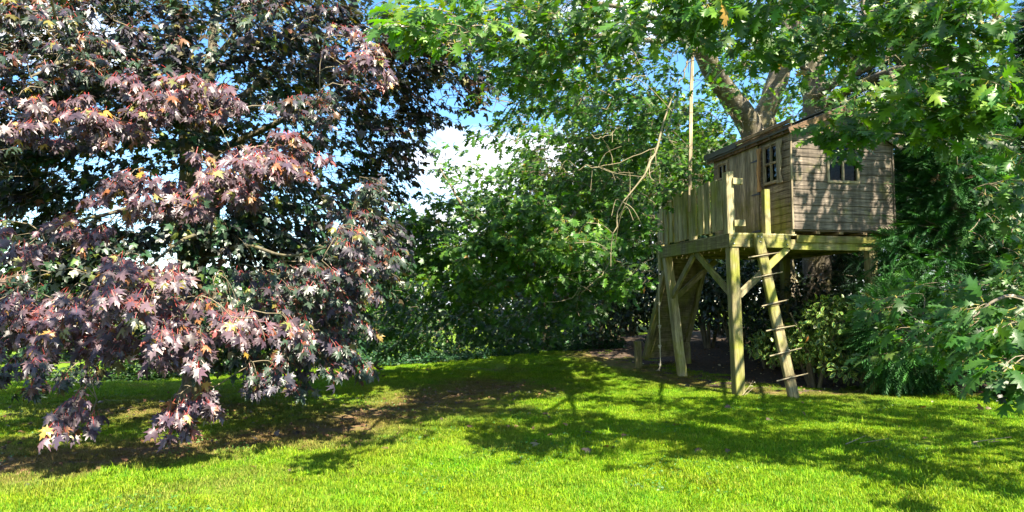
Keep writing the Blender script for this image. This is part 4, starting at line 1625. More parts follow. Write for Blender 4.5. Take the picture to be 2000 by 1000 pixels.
for (px, py, Y, rx, ry, rY, n, s) in ((835, 45, 5.2, 70, 45, .4, 15, .16), (930, 15, 6, 70, 40, .6, 12, .17), (1010, 60, 8, 130, 80, 1, 56, .17), (1090, 150, 10, 120, 110, 1.4, 125, .17), (1190, 40, 8.5, 150, 80, 1.4, 90, .17),
                                      (1215, 220, 13, 110, 110, 1.8, 210, .17), (1380, 250, 16.5, 60, 60, .8, 40, .17), (1080, 250, 15, 90, 130, 1.4, 110, .17), (1290, 330, 15, 70, 90, 1, 70, .17), (1400, 30, 6.5, 140, 60, 1, 36, .18), (1520, 50, 7, 110, 75, 1, 36, .18), (1320, 20, 6, 110, 50, .8, 22, .18), (1100, 320, 13.6, 130, 110, 1.5, 150, .17),
                                      (1450, 120, 20, 200, 160, 1.5, 190, .17), (1240, 420, 13.2, 70, 80, .8, 50, .17), (1225, 535, 12.6, 55, 35, .5, 14, .17), (960, 240, 12, 60, 60, 1, 16, .16), (1440, 130, 9.5, 90, 40, .8, 14, .17),
                                      (1180, 160, 16, 160, 150, 1.6, 220, .17), (1330, 330, 18.5, 110, 140, 1.2, 190, .17), (1650, 190, 20.5, 160, 160, 1.2, 130, .17)):
    c, r = I(px, py, Y, rx, ry, rY)
    OL.append((c, r, n, OAK, 0.2, dict(size=s)))
# canopy over the lawn, added above the frame for its shade; crown top last
OL.append(((5.5, 10.5, 8.0), (3.5, 2.5, 1.0), 260, OAK, 0.2, dict(size=.19, gap=0.40)))
OL.append(((2.6, 4.2, 7.6), (3.4, 2.0, .8), 230, OAK, 0.2, dict(size=.17, gap=0.5)))
OL.append(((4.6, 6.2, 8.0), (3.0, 1.8, .8), 220, OAK, 0.2, dict(size=.17, gap=0.5)))
OL.append(((5.0, 16.5, 10.5), (5.5, 4.5, 3.0), 330, OAK, 0.5, dict(size=.2)))
grow('red_oak', 'big green oak with a pale forked trunk rising behind the tree house roof', 'tree', ob, olimb, OL, None, T_OAK, T_OAK_L, M_LEAF_O, M_BARK_O, 33, 0.17,
     near=10.0, spray_kw=dict(k=(8, 12), spread=0.27, droop=0.45, radial=True, up=1.0, jitter=0.5), axis=np.array((6.3, 17.5, 4.0)))
OAKT = bpy.data.objects['red_oak']
# bare pale branches hanging in front of it
rngD = np.random.default_rng(8)


def dead(pts, r, subs, tree=OAKT):
    r = [q * 0.58 for q in r]
    path = limb(tree, pts, r, M_DEAD, n=18, sides=6, name='bare_branch', rng=rngD, wob=0.015)
    ps, rs = [], []
    for i in range(subs):
        a = path[rngD.integers(4, 17)]
        dv = rngD.normal(0, 1, 3) * np.array((1, .6, .8))
        dv = dv / np.linalg.norm(dv) * rngD.uniform(0.25, 0.8)
        m = a + dv * 0.5 + rngD.normal(0, 0.06, 3)
        ps.append(spline([a, m, a + dv + np.array((0, 0, -0.1))], 7))
        rs.append(np.linspace(max(r) * 0.35, 0.004, 7))
    if ps:
        V, F = tubes(np.array(ps), np.array(rs), 4)
        mesh_np('bare_twigs', V - np.array(tree.location), F, M_DEAD, tree, smooth=True, kind='stuff')


dead([P(1352, 88, 11.5), P(1340, 130, 11.3), P(1325, 165, 11.2)], [0.03, 0.025, 0.012], 3)
dead([P(1318, 180, 11.4), P(1280, 290, 11.2), P(1262, 335, 11), P(1215, 400, 10.9), P(1200, 450, 10.8), P(1193, 520, 10.8)], [0.02, 0.032, 0.026, 0.018, 0.014, 0.008], 12)
dead([P(1330, 170, 11.6), P(1300, 250, 11.5), P(1262, 330, 11)], [0.014, 0.016, 0.014], 5)
dead([P(1280, 290, 11.2), P(1200, 320, 11.4), P(1130, 330, 11.5), P(1080, 345, 11.6)], [0.016, 0.013, 0.01, 0.005], 12)
dead([P(1160, 148, 10), P(1210, 155, 10), P(1262, 148, 10.2)], [0.012, 0.014, 0.012], 3)
dead([P(1130, 240, 11), P(1170, 270, 11), P(1210, 250, 11.2)], [0.01, 0.01, 0.006], 5)
dead([P(1180, 60, 12), P(1115, 130, 12.2), P(1060, 150, 12.4)], [0.02, 0.015, 0.006], 5)
dead([P(1200, 500, 11.5), P(1150, 560, 11.5), P(1110, 585, 11.6)], [0.012, 0.009, 0.005], 6)

# ---- second oak, straight trunk to the right of the fork
o2 = np.array((7.7, 18.4, tz(7.7, 18.4) - 0.1))
o2limb = [('trunk', [o2, P(1597, 420, 18.2), P(1592, 280, 18), P(1590, 150, 17.9), P(1590, 0, 17.8), P(1580, -150, 17.8)], [0.36, 0.33, 0.30, 0.27, 0.22, 0.14], 14),
          ('limb', [P(1592, 190, 17.9), P(1640, 155, 16.5), P(1720, 115, 14), P(1790, 60, 11), P(1850, 20, 8.5)], [0.13, 0.11, 0.09, 0.06, 0.02], 10),
          ('limb', [P(1592, 220, 17.9), P(1650, 180, 17), P(1740, 140, 15), P(1830, 130, 12), P(1880, 150, 8.5), P(1890, 170, 6.8)], [0.12, 0.10, 0.08, 0.06, 0.03, 0.012], 10),
          ('limb', [P(1590, 150, 17.9), P(1550, 118, 17), P(1490, 95, 15.5), P(1450, 70, 13)], [0.09, 0.07, 0.05, 0.02], 8),
          ('limb', [P(1590, 60, 17.8), P(1640, 0, 15), P(1680, -40, 11), P(1690, 30, 7.2)], [0.10, 0.08, 0.05, 0.012], 8),
          ('limb', [P(1740, 140, 15), P(1760, 200, 11), P(1740, 205, 8.5), P(1680, 225, 7.6)], [0.05, 0.04, 0.025, 0.01], 8)]
O2 = []
for (px, py, Y, rx, ry, rY, n, s, pal) in ((1700, 50, 6.8, 140, 75, .8, 44, .18, OAK), (1880, 50, 6, 130, 75, .8, 36, .18, OAK), (1890, 180, 6, 110, 60, .7, 22, .19, OAK), (1830, 215, 6.6, 100, 55, .7, 26, .185, OAK),
                                           (1640, 250, 7.6, 65, 24, .4, 12, .18, OAK), (1730, 190, 8, 80, 50, .6, 16, .18, OAK), (1945, 330, 7, 55, 100, .6, 14, .17, OAKDARK), (1648, 292, 8.4, 16, 22, .2, 3, .17, OAKDARK),
                                           (1600, 110, 9, 90, 60, .8, 18, .18, OAK), (1570, 190, 15, 60, 50, .7, 12, .17, OAK), (1960, 460, 7.6, 40, 70, .5, 10, .16, OAKDARK)):
    c, r = I(px, py, Y, rx, ry, rY)
    O2.append((c, r, n, pal, 0.15, dict(size=s)))
O2.append(((8.0, 6.4, 7.9), (2.5, 1.6, .8), 240, OAK, 0.2, dict(size=.18, gap=0.33)))  # unseen lobe added to shade the lawn on the right
O2.append(((7.6, 10.7, 8.2), (1.7, 1.3, .7), 90, OAK, 0.2, dict(size=.18, gap=0.38)))  # unseen lobe added to shade the gable wall
O2.append(((7.2, 4.8, 7.5), (2.2, 1.6, .8), 120, OAK, 0.2, dict(size=.18, gap=0.45)))  # unseen lobe added to shade the right foreground
O2.append(((8.0, 13.5, 8.6), (4.0, 3.6, 1.4), 150, OAK, 0.3, dict(size=.2, gap=0.35)))
grow('oak_tree', 'oak with a straight trunk right of the fork, its leaves hanging over the house gable', 'tree', o2, o2limb, O2, None, T_OAK, T_OAK_L, M_LEAF_O, M_BARK_O, 44, 0.18,
     near=10.0, spray_kw=dict(k=(8, 12), spread=0.27, droop=0.5, radial=True, up=1.0, jitter=0.5), axis=np.array((7.6, 18.0, 4.0)))
O2T = bpy.data.objects['oak_tree']
dead([P(1745, 38, 7.6), P(1762, 62, 7.5), P(1790, 80, 7.5), P(1805, 98, 7.5)], [0.03, 0.035, 0.025, 0.015], 4, O2T)
dead([P(1765, 60, 7.5), P(1745, 80, 7.5), P(1730, 110, 7.4), P(1735, 125, 7.4)], [0.012, 0.012, 0.009, 0.005], 7, O2T)
dead([P(1690, 40, 8), P(1740, 60, 8), P(1765, 62, 7.6)], [0.006, 0.009, 0.012], 5, O2T)
dead([P(1905, 110, 7), P(1960, 108, 7)], [0.012, 0.014], 3, O2T)

# ---- low young oak at the right edge
yb = np.array((6.6, 7.6, tz(6.6, 7.6) - 0.05))
ylimb = [('trunk', [yb, yb + np.array((0.02, 0, 0.9)), yb + np.array((-0.05, 0, 2.1)), yb + np.array((0.1, 0, 3.4))], [0.075, 0.06, 0.045, 0.02], 8),
         ('limb', [yb + np.array((0.0, 0, 1.2)), P(1985, 660, 7.6), P(1880, 640, 7.4), P(1790, 612, 7.5), P(1700, 590, 7.6)], [0.03, 0.024, 0.018, 0.012, 0.006], 7),
         ('limb', [yb + np.array((0.0, 0, 1.6)), P(2040, 590, 6.8), P(1960, 580, 6.2), P(1900, 620, 6.0)], [0.03, 0.022, 0.015, 0.006], 7),
         ('limb', [yb + np.array((0.0, 0, 0.8)), P(2060, 690, 6.4), P(2000, 700, 5.6)], [0.025, 0.018, 0.006], 7)]
YL = []
for (px, py, Y, rx, ry, rY, n, s) in ((1730, 600, 7.5, 75, 28, .5, 9, .17), (1850, 640, 7.0, 110, 55, .7, 22, .175), (1950, 640, 5.9, 60, 60, .5, 11, .18), (1985, 720, 5.2, 30, 40, .3, 6, .18), (1890, 560, 7.6, 110, 35, .7, 13, .17),
                                      (1790, 690, 7.6, 90, 30, .5, 9, .16), (1960, 560, 7, 50, 60, .6, 9, .17), (2080, 640, 6, 90, 120, .8, 22, .18)):
    c, r = I(px, py, Y, rx, ry, rY)
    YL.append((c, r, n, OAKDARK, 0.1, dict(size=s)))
YL.append(((6.1, 4.9, 4.3), (1.5, 1.4, 1.1), 80, OAKDARK, 0.3, dict(gap=0.3)))  # lobe added out of view to keep the low leaves in shade
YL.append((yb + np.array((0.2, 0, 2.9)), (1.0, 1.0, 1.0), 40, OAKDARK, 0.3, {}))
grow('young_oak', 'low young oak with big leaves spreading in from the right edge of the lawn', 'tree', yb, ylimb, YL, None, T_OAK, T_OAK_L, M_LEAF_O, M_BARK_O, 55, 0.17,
     near=10.0, spray_kw=dict(k=(7, 10), spread=0.24, droop=0.5, radial=True, up=1.0, jitter=0.45), axis=yb + np.array((0.8, 0.8, 0.8)))

# ---- broad green oak in the middle distance
cb = np.array((1.0, 21.2, tz(1.0, 21.2) - 0.1))
climb = [('trunk', [cb, cb + np.array((0.05, 0, 1.4)), cb + np.array((-0.1, 0.1, 3.0)), cb + np.array((0.1, 0, 5.0))], [0.16, 0.13, 0.10, 0.05], 12),
         ('limb', [cb + np.array((0, 0, 1.5)), P(960, 560, 16), P(860, 520, 15), P(770, 540, 15.5)], [0.09, 0.06, 0.04, 0.015], 8),
         ('limb', [cb + np.array((0, 0, 2.2)), P(1000, 470, 15), P(920, 420, 14), P(860, 330, 14.5)], [0.08, 0.055, 0.04, 0.012], 8),
         ('limb', [cb + np.array((0, 0, 1.2)), P(1090, 590, 15.5), P(1130, 570, 13.8), P(1180, 560, 13)], [0.07, 0.05, 0.03, 0.012], 8),
         ('limb', [cb + np.array((0, 0, 2.6)), P(1100, 430, 15), P(1120, 420, 13), P(1060, 470, 12)], [0.08, 0.05, 0.035, 0.012], 8)]
CL = []
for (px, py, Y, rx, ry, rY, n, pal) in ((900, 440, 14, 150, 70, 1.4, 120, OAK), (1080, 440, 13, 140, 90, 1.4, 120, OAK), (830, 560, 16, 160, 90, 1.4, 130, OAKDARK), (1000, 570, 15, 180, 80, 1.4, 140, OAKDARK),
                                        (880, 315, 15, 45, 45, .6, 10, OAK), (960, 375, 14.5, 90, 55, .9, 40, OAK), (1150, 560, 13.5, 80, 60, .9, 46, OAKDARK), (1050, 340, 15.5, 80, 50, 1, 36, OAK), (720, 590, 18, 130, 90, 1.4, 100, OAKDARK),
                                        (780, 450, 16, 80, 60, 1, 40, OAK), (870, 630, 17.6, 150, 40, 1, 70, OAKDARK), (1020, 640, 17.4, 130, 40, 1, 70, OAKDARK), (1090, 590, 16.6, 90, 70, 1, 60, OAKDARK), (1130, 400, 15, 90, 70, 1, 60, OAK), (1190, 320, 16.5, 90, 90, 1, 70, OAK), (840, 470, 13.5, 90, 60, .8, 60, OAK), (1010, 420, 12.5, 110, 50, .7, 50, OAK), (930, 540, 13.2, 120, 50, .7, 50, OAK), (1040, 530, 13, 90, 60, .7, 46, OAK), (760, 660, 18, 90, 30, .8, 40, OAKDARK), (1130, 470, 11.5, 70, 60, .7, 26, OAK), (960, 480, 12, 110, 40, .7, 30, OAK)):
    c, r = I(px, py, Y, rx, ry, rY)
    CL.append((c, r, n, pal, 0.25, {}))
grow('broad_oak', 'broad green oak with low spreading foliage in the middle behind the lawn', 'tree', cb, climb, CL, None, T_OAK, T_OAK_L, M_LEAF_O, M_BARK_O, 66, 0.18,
     near=12.0, spray_kw=dict(k=(9, 12), spread=0.29, droop=0.45, radial=True, up=1.0, jitter=0.5), axis=cb + np.array((0, 1.0, 1.5)))


# ---- shrubs, hedge and far trees
def shrub(name, label, cat, x, y, rad, h, n_leaf, size, pal, tm, mat, seed, group=None, stems=4, n_single=0, lumps=9, z0=0.0, near=9.0):
    rng = np.random.default_rng(seed)
    g = tz(x, y)
    base = np.array((x, y, g))
    t = thing(name, label, cat, tuple(base), group)
    for i in range(stems):
        a = rng.random() * 6.28
        tip = base + np.array((math.cos(a) * rad * 0.6, math.sin(a) * rad * 0.6, h * rng.uniform(0.5, 0.85)))
        m = base * 0.5 + tip * 0.5 + np.array((0, 0, h * 0.1))
        limb(t, [base + np.array((math.cos(a), math.sin(a), 0)) * 0.08 - np.array((0, 0, 0.05)), m, tip], [0.035 + 0.006 * h, 0.03, 0.012], M_BARK_M, n=9, sides=6, name='stem')
    bag = Leaves()
    for i in range(lumps):
        a = rng.random() * 6.28
        q = math.sqrt(rng.random()) * rad * 0.62
        zc = g + z0 + h * rng.uniform(0.22, 0.80)
        cen = np.array((x + math.cos(a) * q, y + math.sin(a) * q, zc))
        lr = np.array((rad, rad, h * 0.42)) * rng.uniform(0.36, 0.58)
        n = int(n_leaf / lumps)
        d = unit(rng.normal(size=(n, 3)))
        pts = cen + d * lr * (0.62 + 0.42 * rng.random(n))[:, None]
        # twig-sized clusters
        pts = pts + 0.0
        ok = pts[:, 2] > gz(pts[:, 0], pts[:, 1]) + 0.03
        pts, d = pts[ok], d[ok]
        m = len(pts)
        yv = d * 0.5 + rng.normal(0, 0.6, (m, 3)) + np.array((0, 0, -0.15))
        nv = d * 0.7 + np.array((0, 0, 0.8)) + rng.normal(0, 0.45, (m, 3))
        bag.add(pts, yv, nv, size * np.clip(rng.normal(1, 0.25, m), 0.5, 1.6), tone(rng, m, pal))
    emit_leaves(t, bag, tm, tm, mat, rng, n_single=n_single, near=near)
    return t


HG = 'evergreen shrubs making the hedge behind the lawn'
shrub('hedge_shrub', 'tall dark hedge shrub at the far left end behind the bright lawn', 'shrub', -17.5, 24.0, 2.8, 3.4, 2600, .17, HEDGE, T_BROAD, M_LEAF_B, 101, HG)
shrub('hedge_shrub', 'second hedge shrub from the left behind the sunny strip of lawn', 'shrub', -13.6, 24.2, 2.7, 3.8, 2800, .17, HEDGE, T_BROAD, M_LEAF_B, 102, HG)
shrub('hedge_shrub', 'hedge shrub just left of the maple trunk across the lawn', 'shrub', -10.2, 23.8, 2.6, 3.5, 2800, .16, HEDGE, T_BROAD, M_LEAF_B, 103, HG)
shrub('hedge_shrub', 'hedge shrub seen behind the purple maple trunk', 'shrub', -7.0, 23.2, 2.5, 3.9, 2800, .16, HEDGE, T_BROAD, M_LEAF_B, 104, HG)
shrub('hedge_shrub', 'yellowish green hedge shrub right of the maple trunk above the fern', 'shrub', -4.4, 22.8, 2.4, 3.4, 2800, .15, OAK, T_BROAD, M_LEAF_B, 105, HG)
shrub('hedge_shrub', 'dark hedge shrub above the left part of the ivy', 'shrub', -1.9, 22.4, 2.2, 3.2, 2800, .14, HEDGE, T_BROAD, M_LEAF_B, 106, HG)
shrub('hedge_shrub', 'hedge shrub under the broad oak in deep shade', 'shrub', 0.6, 22.0, 2.2, 3.6, 2600, .14, HEDGE, T_BROAD, M_LEAF_B, 107, HG)
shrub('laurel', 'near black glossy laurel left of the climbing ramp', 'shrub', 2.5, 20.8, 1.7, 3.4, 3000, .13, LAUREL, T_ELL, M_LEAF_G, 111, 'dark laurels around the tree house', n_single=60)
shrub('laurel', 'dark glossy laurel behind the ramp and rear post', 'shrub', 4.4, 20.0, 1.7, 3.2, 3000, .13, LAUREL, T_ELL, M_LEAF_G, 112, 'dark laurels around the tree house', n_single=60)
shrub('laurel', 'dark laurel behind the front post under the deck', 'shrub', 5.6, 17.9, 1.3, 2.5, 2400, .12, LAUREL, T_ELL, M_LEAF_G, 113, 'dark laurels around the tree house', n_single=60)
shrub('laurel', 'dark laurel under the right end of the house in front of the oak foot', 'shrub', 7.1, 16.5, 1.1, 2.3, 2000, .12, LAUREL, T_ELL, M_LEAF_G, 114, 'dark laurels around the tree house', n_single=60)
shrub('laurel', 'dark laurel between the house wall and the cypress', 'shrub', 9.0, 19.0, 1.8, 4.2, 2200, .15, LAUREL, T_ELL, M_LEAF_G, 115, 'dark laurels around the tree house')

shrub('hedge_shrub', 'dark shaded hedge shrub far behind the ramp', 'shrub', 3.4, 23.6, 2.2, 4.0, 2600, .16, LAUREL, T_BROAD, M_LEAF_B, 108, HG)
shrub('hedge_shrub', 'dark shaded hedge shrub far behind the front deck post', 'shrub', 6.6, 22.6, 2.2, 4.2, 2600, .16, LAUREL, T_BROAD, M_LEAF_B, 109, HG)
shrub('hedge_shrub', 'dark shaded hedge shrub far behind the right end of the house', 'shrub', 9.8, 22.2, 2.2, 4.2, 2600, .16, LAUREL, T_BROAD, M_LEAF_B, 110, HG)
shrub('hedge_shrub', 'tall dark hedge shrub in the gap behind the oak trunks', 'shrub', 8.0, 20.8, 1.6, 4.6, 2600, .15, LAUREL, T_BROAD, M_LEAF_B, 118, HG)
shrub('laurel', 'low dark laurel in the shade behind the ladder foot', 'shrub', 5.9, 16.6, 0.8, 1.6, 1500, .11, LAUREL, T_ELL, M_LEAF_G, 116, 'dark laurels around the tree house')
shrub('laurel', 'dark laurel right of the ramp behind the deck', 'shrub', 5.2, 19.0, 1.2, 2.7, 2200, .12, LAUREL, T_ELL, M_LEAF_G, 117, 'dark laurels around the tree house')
# variegated shrub: dark centre, cream rim
vv, vt = tri_fold(*sym_fan([(0, 0), (0.15, 0.2), (0.235, 0.5), (0.17, 0.8), (0, 1.0)], 0.5), fold=0.2, droop=0.3)
k = len(vv)
inner = vv.copy()
inner[1:, 0] *= 0.62
inner[1:, 1] = 0.5 + (inner[1:, 1] - 0.5) * 0.86
inner[:, 2] = np.abs(inner[:, 0]) * 0.2 - 0.3 * np.clip(inner[:, 1] - 0.45, 0, None) ** 2
nO = k - 1
V_ = np.vstack([inner, vv[1:]])
T_ = [tuple(t) for t in vt]
Vd = np.vstack([V_, inner[1:]])               # split the seam so the two colours stay crisp
for i in range(nO):
    j = (i + 1) % nO
    a, b = k + nO + i, k + nO + j
    c_, d_ = k + i, k + j
    T_ += [(a, c_, d_), (a, d_, b)]
T_VAR = [Tmpl(Vd, T_, rim=(np.arange(k, k + 2 * nO), np.array((0.22, 0.29, 0.06))))]
shrub('variegated_shrub', 'bushy shrub with cream edged variegated leaves right of the ladder', 'shrub', 6.15, 14.7, 1.25, 1.95, 3600, .11,
      [(4, (0.025, 0.085, 0.022)), (2, (0.04, 0.12, 0.025))], T_VAR, M_LEAF_G, 121, None, stems=5, n_single=300, lumps=10)
shrub('low_shrub', 'small leafy green shrub at the foot of the cypress', 'shrub', 8.0, 14.3, 0.45, 0.4, 260, .09, HEDGE, T_BROAD, M_LEAF_B, 122, None, stems=2, lumps=4)

# far trees beyond the hedge
FG = 'trees beyond the hedge'
for i, (x, y, rad, h, z0, lab, pal) in enumerate(((-24, 33, 5.0, 5.2, 0, 'dim green tree far beyond the hedge, leftmost of the far trees', HEDGE), (-15, 35, 5.0, 4.8, 0, 'dim green tree far beyond the hedge left of the maple trunk', HEDGE),
                                                (-6.5, 34, 5.0, 5.0, 0, 'dim green tree far beyond the hedge behind the maple trunk', HEDGE), (2.0, 30, 4.2, 4.6, 0, 'green tree far behind the broad oak', HEDGE),
                                                (9.0, 28, 4.6, 8.5, 0.5, 'tall green tree far behind the tree house roof', OAK), (4.2, 25.5, 3.6, 8.2, 0.5, 'leafy green tree far behind the picket railing', OAKDARK), (16, 26, 4.5, 9.5, 0.5, 'tall dark tree at the far right behind the cypresses', HEDGE),
                                                (26, 30, 6, 10, 0.5, 'tall dark tree far off at the right edge of the garden', HEDGE))):
    shrub('background_tree', lab, 'tree', x, y, rad, h, 4200, .34, pal, T_BROAD, M_LEAF_B, 130 + i, FG, stems=3, lumps=11, z0=z0)


# ---- cypresses
def frond_template():
    V, T = [], []
    m = 7
    for s in (1, -1):
        for i in range(m):
            t = i / m
            ln = 0.36 * (1 - t) ** 0.7 + 0.05
            y0 = 0.08 + t * 0.85
            b = len(V)
            V += [(0, y0, 0), (0, y0 + 0.10, 0), (s * ln * 0.55, y0 + 0.16 + ln * 0.25, -0.03), (s * ln, y0 + 0.16 + ln * 0.62, -0.10 * ln)]
            T += [(b, b + 2, b + 1), (b + 1, b + 2, b + 3)] if s > 0 else [(b, b + 1, b + 2), (b + 1, b + 3, b + 2)]
    b = len(V)
    V += [(-0.012, 0, 0), (0.012, 0, 0), (0, 1.05, -0.12)]
    T += [(b, b + 1, b + 2)]
    V = np.array(V, float)
    V[:, 2] -= 0.22 * V[:, 1] ** 2
    return V, np.array(T)


T_FROND = [Tmpl(*frond_template())]


def cypress(label, x, y, rad, h, n, size, pal, seed, group, skirt=None):
    rng = np.random.default_rng(seed)
    base = np.array((x, y, tz(x, y) - 0.05))
    t = thing('cypress', label, 'tree', tuple(base), group)
    limb(t, [base, base + np.array((0, 0, h * 0.5)), base + np.array((0.05, 0, h * 0.96))], [0.15, 0.10, 0.02], M_BARK_M, n=12, sides=9, name='trunk')
    bag = Leaves()
    zz = rng.random(n) ** 0.85
    a = rng.random(n) * 6.283
    prof = (1 - zz) ** 0.62 * (0.80 + 0.22 * np.sin(a * 3 + zz * 11) + 0.12 * np.sin(a * 7 - zz * 23))
    depth = 0.55 + 0.45 * rng.random(n) ** 0.5
    r = rad * prof * depth
    o = np.stack([np.cos(a), np.sin(a), np.zeros(n)], -1)
    pts = base + o * r[:, None] + np.stack([np.zeros(n), np.zeros(n), 0.3 + zz * h * 0.97], -1)
    yv = o * 0.85 + np.stack([np.zeros(n), np.zeros(n), rng.normal(-0.05, 0.35, n)], -1) + rng.normal(0, 0.28, (n, 3))
    nv = np.array((0, 0, 1.0)) + rng.normal(0, 0.45, (n, 3)) + o * 0.25
    if skirt:
        m = 1500
        ex = lobe_points(rng, skirt[0], skirt[1], m, 0.5)
        pts[:m] = ex
        yv[:m] = unit(ex - np.asarray(skirt[0])) + rng.normal(0, 0.3, (m, 3))
        okp = pts[:, 2] > gz(pts[:, 0], pts[:, 1]) + 0.08
        pts, yv, nv, depth = pts[okp], yv[okp], nv[okp], depth[okp]
        n = len(pts)
    c = tone(rng, n, pal)
    bag.add(pts, yv, nv, size * rng.uniform(0.7, 1.3, n), c)
    emit_leaves(t, bag, T_FROND, T_FROND, M_CONIFER, rng, n_single=120)
    # branch stubs carrying the fans
    k = 160
    z_ = rng.random(k) * 0.9
    a_ = rng.random(k) * 6.283
    o_ = np.stack([np.cos(a_), np.sin(a_), np.full(k, 0.15)], -1)
    st = base + np.stack([np.zeros(k), np.zeros(k), 0.3 + z_ * h], -1)
    en = st + o_ * (rad * (1 - z_) ** 0.62 * 0.8)[:, None]
    V, F = tubes(np.stack([st, (st + en) / 2, en], 1), np.tile(np.array([0.02, 0.014, 0.006]), (k, 1)), 4)
    mesh_np('branches', V - base, F, M_BARK_M, t, smooth=True, kind='stuff')


CG = 'cypresses beside the tree house'
cypress('bright green feathery cypress immediately right of the tree house', 8.65, 13.95, 2.0, 6.2, 8000, .40, CYP, 201, CG, skirt=((7.35, 13.45, 1.1), (0.75, 0.45, 0.95)))
cypress('tall dark cypress between the house roof and the brighter cypress', 9.7, 17.6, 2.4, 10.5, 4600, .42, [(5, (0.011, 0.038, 0.016)), (2, (0.018, 0.06, 0.022))], 202, CG)
cypress('dark cypress at the right edge of the picture', 11.0, 14.3, 2.2, 8.0, 4200, .38, [(5, (0.012, 0.045, 0.02)), (2, (0.02, 0.07, 0.025))], 203, CG)


# ---- ivy, fern, litter, twigs
def scatter_leaves(name, label, n, region, size, pal, mat, tm, seed, lift, up=1.0, jit=0.5):
    rng = np.random.default_rng(seed)
    x, y = region(rng, n)
    n = len(x)
    z = gz(x, y) + lift(rng, x, y)
    bag = Leaves()
    p = np.stack([x, y, z], -1)
    bag.add(p, rng.normal(0, 1, (n, 3)) * np.array((1, 1, .35)), np.array((0, -0.35, up)) + rng.normal(0, jit, (n, 3)), size * rng.uniform(0.6, 1.4, n), tone(rng, n, pal))
    p, Rm, sz, c = bag.pack()
    V, F, C = bake(tm, p, Rm, sz, c, rng)
    o = mesh_np(name, V, F, mat, None, col=C, kind='stuff')
    o['label'] = label
    return o


def ivy_region(rng, n):
    x = rng.uniform(-4.6, 3.2, n)
    e = 20.35 + 0.25 * np.sin(x * 1.3)
    y = e + rng.random(n) ** 1.3 * 2.0
    return x, y


scatter_leaves('ivy', 'bluish green ivy and low ground cover along the far lawn edge', 9000, ivy_region, 0.085, [(4, (0.022, 0.065, 0.03)), (2, (0.03, 0.085, 0.034)), (1, (0.05, 0.12, 0.04))], M_LEAF_B, T_BROAD, 301,
               lambda r, x, y: r.random(len(x)) * (0.18 + 0.42 * sstep(20.3, 21.4, y)) * (0.7 + 0.5 * np.sin(x * 2.1) ** 2))


def left_region(rng, n):
    x = rng.uniform(-17, -4.4, n)
    y = 22.2 + rng.random(n) ** 1.3 * 1.4
    return x, y


scatter_leaves('ground_cover', 'low green plants at the foot of the hedge on the left', 6000, left_region, .12, HEDGE, M_LEAF_B, T_BROAD, 302,
               lambda r, x, y: r.random(len(x)) * 0.7 * (0.5 + 0.5 * np.sin(x * 1.7) ** 2))


def bed_region(rng, n):
    x = rng.uniform(1.7, 12, n)
    y = rng.uniform(12.8, 20, n)
    k = soil_edge(x, y) > 0.1
    return x[k], y[k]


scatter_leaves('leaf_litter', 'fallen brown leaves and chips on the bare soil', 2600, bed_region, .06, [(4, (0.09, 0.05, 0.03)), (2, (0.17, 0.11, 0.06)), (0.5, (0.4, 0.36, 0.28))], M_LEAF_B, T_ELL, 303,
               lambda r, x, y: 0.015 + 0.02 * r.random(len(x)))


def lawn_region(rng, n):
    y = rng.uniform(8, 20, n)
    x = rng.uniform(-1, 1, n) * y * 0.72
    k = soil_edge(x, y) < 0
    return x[k], y[k]


def clover_region(rng, n):
    y = 5.0 + 9 * rng.random(n * 4) ** 1.4
    x = rng.uniform(-1, 1, n * 4) * y * 0.75
    k = (blotch(x * 0.9 + 2, y * 0.9 + 4) > 0.55) & (soil_edge(x, y) < 0)
    return x[k], y[k]


scatter_leaves('clover', 'small patches of clover and weed leaves in the lawn', 5000, clover_region, .026, [(3, (0.045, 0.13, 0.02)), (2, (0.07, 0.16, 0.03))], M_LEAF_B, T_BROAD, 306,
               lambda r, x, y: 0.022 + 0.022 * r.random(len(x)))
scatter_leaves('fallen_leaves', 'a few fallen leaves lying scattered on the lawn', 150, lawn_region, .085, [(3, (0.14, 0.08, 0.045)), (2, (0.06, 0.05, 0.04)), (0.5, (0.2, 0.18, 0.10))], M_LEAF_M, T_MAPLE_L, 304,
               lambda r, x, y: 0.035 + 0.015 * r.random(len(x)))

def dry_region(rng, n):
    x = rng.uniform(-9, 1, n * 6)
    y = rng.uniform(6.5, 16, n * 6)
    k = rng.random(n * 6) < dryness(x, y) ** 1.5 * 0.6
    return x[k], y[k]


scatter_leaves('leaf_litter', 'crumbled brown leaves strewn over the dry strip under the maple', 900, dry_region, .05, [(4, (0.11, 0.06, 0.035)), (2, (0.20, 0.13, 0.06)), (1, (0.05, 0.035, 0.035))], M_LEAF_B, T_MAPLE_L, 305,
               lambda r, x, y: 0.02 + 0.02 * r.random(len(x)))

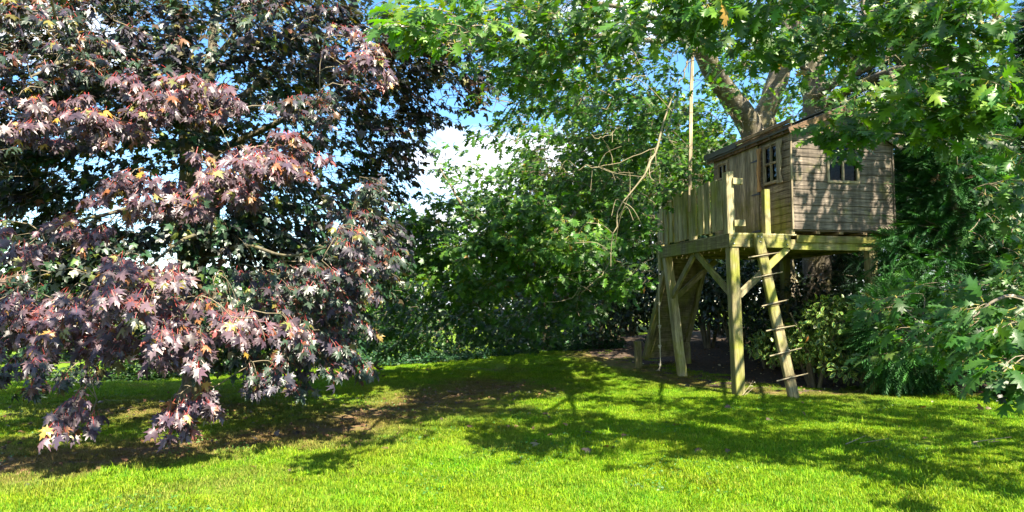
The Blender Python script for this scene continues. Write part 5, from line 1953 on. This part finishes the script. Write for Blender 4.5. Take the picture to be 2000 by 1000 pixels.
# arching strap-leaved plant behind the maple
rngF = np.random.default_rng(77)
fx, fy = -7.2, 20.6
fb = np.array((fx, fy, tz(fx, fy)))
FE = thing('strap_leaf_plant', 'clump of long arching bright green strap leaves right of the maple trunk', 'plant', tuple(fb))
for i in range(46):
    a = rngF.random() * 6.283
    ln = rngF.uniform(0.7, 1.3)
    o = np.array((math.cos(a), math.sin(a), 0))
    pts = spline([fb + o * 0.05, fb + o * ln * 0.35 + np.array((0, 0, ln * 0.75)), fb + o * ln * 0.75 + np.array((0, 0, ln * 0.8)), fb + o * ln * 1.05 + np.array((0, 0, ln * 0.45))], 9)
    sd = np.cross(o, (0, 0, 1.0))
    w = np.array([0.012, 0.02, 0.024, 0.026, 0.026, 0.024, 0.018, 0.011, 0.002])[:, None]
    V = np.concatenate([pts - sd * w, pts + sd * w])
    F = np.array([q for j in range(8) for q in ((j, j + 1, 9 + j + 1), (j, 9 + j + 1, 9 + j))])
    mesh_np('blade', V - fb, F, M_LEAF_B, FE, col=np.tile(np.array((0.09, 0.17, 0.03)) * rngF.uniform(0.7, 1.2), (len(V), 1)), smooth=True)

# twigs on the grass
for lab, paths in (('bare forked twig lying on the grass at the lower right', [[P(1652, 870, 8.38), P(1672, 845, 8.5), P(1690, 835, 8.6)], [P(1680, 851, 8.45), P(1705, 853, 8.4), P(1736, 850, 8.42)]]),
                   ('pale broken twig lying on the grass by the right edge', [[P(1900, 850, 8.5), P(1935, 838, 8.5), P(1975, 832, 8.5)], [P(1938, 838, 8.5), P(1942, 822, 8.5)], [P(1930, 840, 8.5), P(1952, 848, 8.4)]]),
                   ('dry stalk sticking up from the soil between front post and ladder', [[P(1450, 768, 13.0), P(1462, 757, 13.1), P(1471, 745, 13.2)], [P(1456, 764, 13.05), P(1472, 761, 13.1)]])):
    b0 = np.array(paths[0][0])
    b0[2] = tz(b0[0], b0[1])
    tt = thing('twig', lab, 'twig', tuple(b0))
    for q in paths:
        q = [np.array((a[0], a[1], tz(a[0], a[1]) + 0.05 + 0.06 * i * (0.5 if 'stalk' not in lab else 2.0))) for i, a in enumerate(q)]
        tube_obj('stick', tt, q, [0.007, 0.005, 0.003], M_DEAD, 5, n=8)

# dead leaf caught on the variegated shrub
od = mesh_np('dead_leaf', T_OAK[2].V * 0.13, T_OAK[2].T, M_LEAF_O, None, col=np.tile(np.array((0.42, 0.17, 0.05)), (T_OAK[2].n, 1)))
od.location = tuple(P(1573, 668, 13.9))
od.rotation_euler = (2.2, 0.4, 0.8)
od['label'] = 'single orange dead leaf caught on the variegated shrub'
od['category'] = 'leaf'

# thin distant conifer against the cloud
rngP = np.random.default_rng(5)
pbs = np.array((1.6, 62.0, tz(1.6, 62)))
PT = thing('distant_pine', 'thin topped distant conifer against the white cloud', 'tree', tuple(pbs))
limb(PT, [pbs, pbs + np.array((0, 0, 8.0)), pbs + np.array((0, 0, 15.0))], [0.3, 0.16, 0.03], M_BARK_M, n=10, sides=6, name='trunk')
bag = Leaves()
n = 900
zz = rngP.random(n) ** 0.8
a = rngP.random(n) * 6.283
o = np.stack([np.cos(a), np.sin(a), np.zeros(n)], -1)
pts = pbs + o * ((1 - zz) * 3.2 * rngP.random(n) + 0.1)[:, None] + np.stack([np.zeros(n), np.zeros(n), 2 + 13 * zz], -1)
bag.add(pts, o + np.array((0, 0, -0.3)) + rngP.normal(0, 0.3, (n, 3)), np.tile((0, 0, 1.0), (n, 1)) + rngP.normal(0, 0.3, (n, 3)), np.full(n, 0.9), tone(rngP, n, LAUREL))
emit_leaves(PT, bag, T_FROND, T_FROND, M_CONIFER, rngP, n_single=0)
print('STATS', STATS, sum(v[1] for v in STATS.values()))
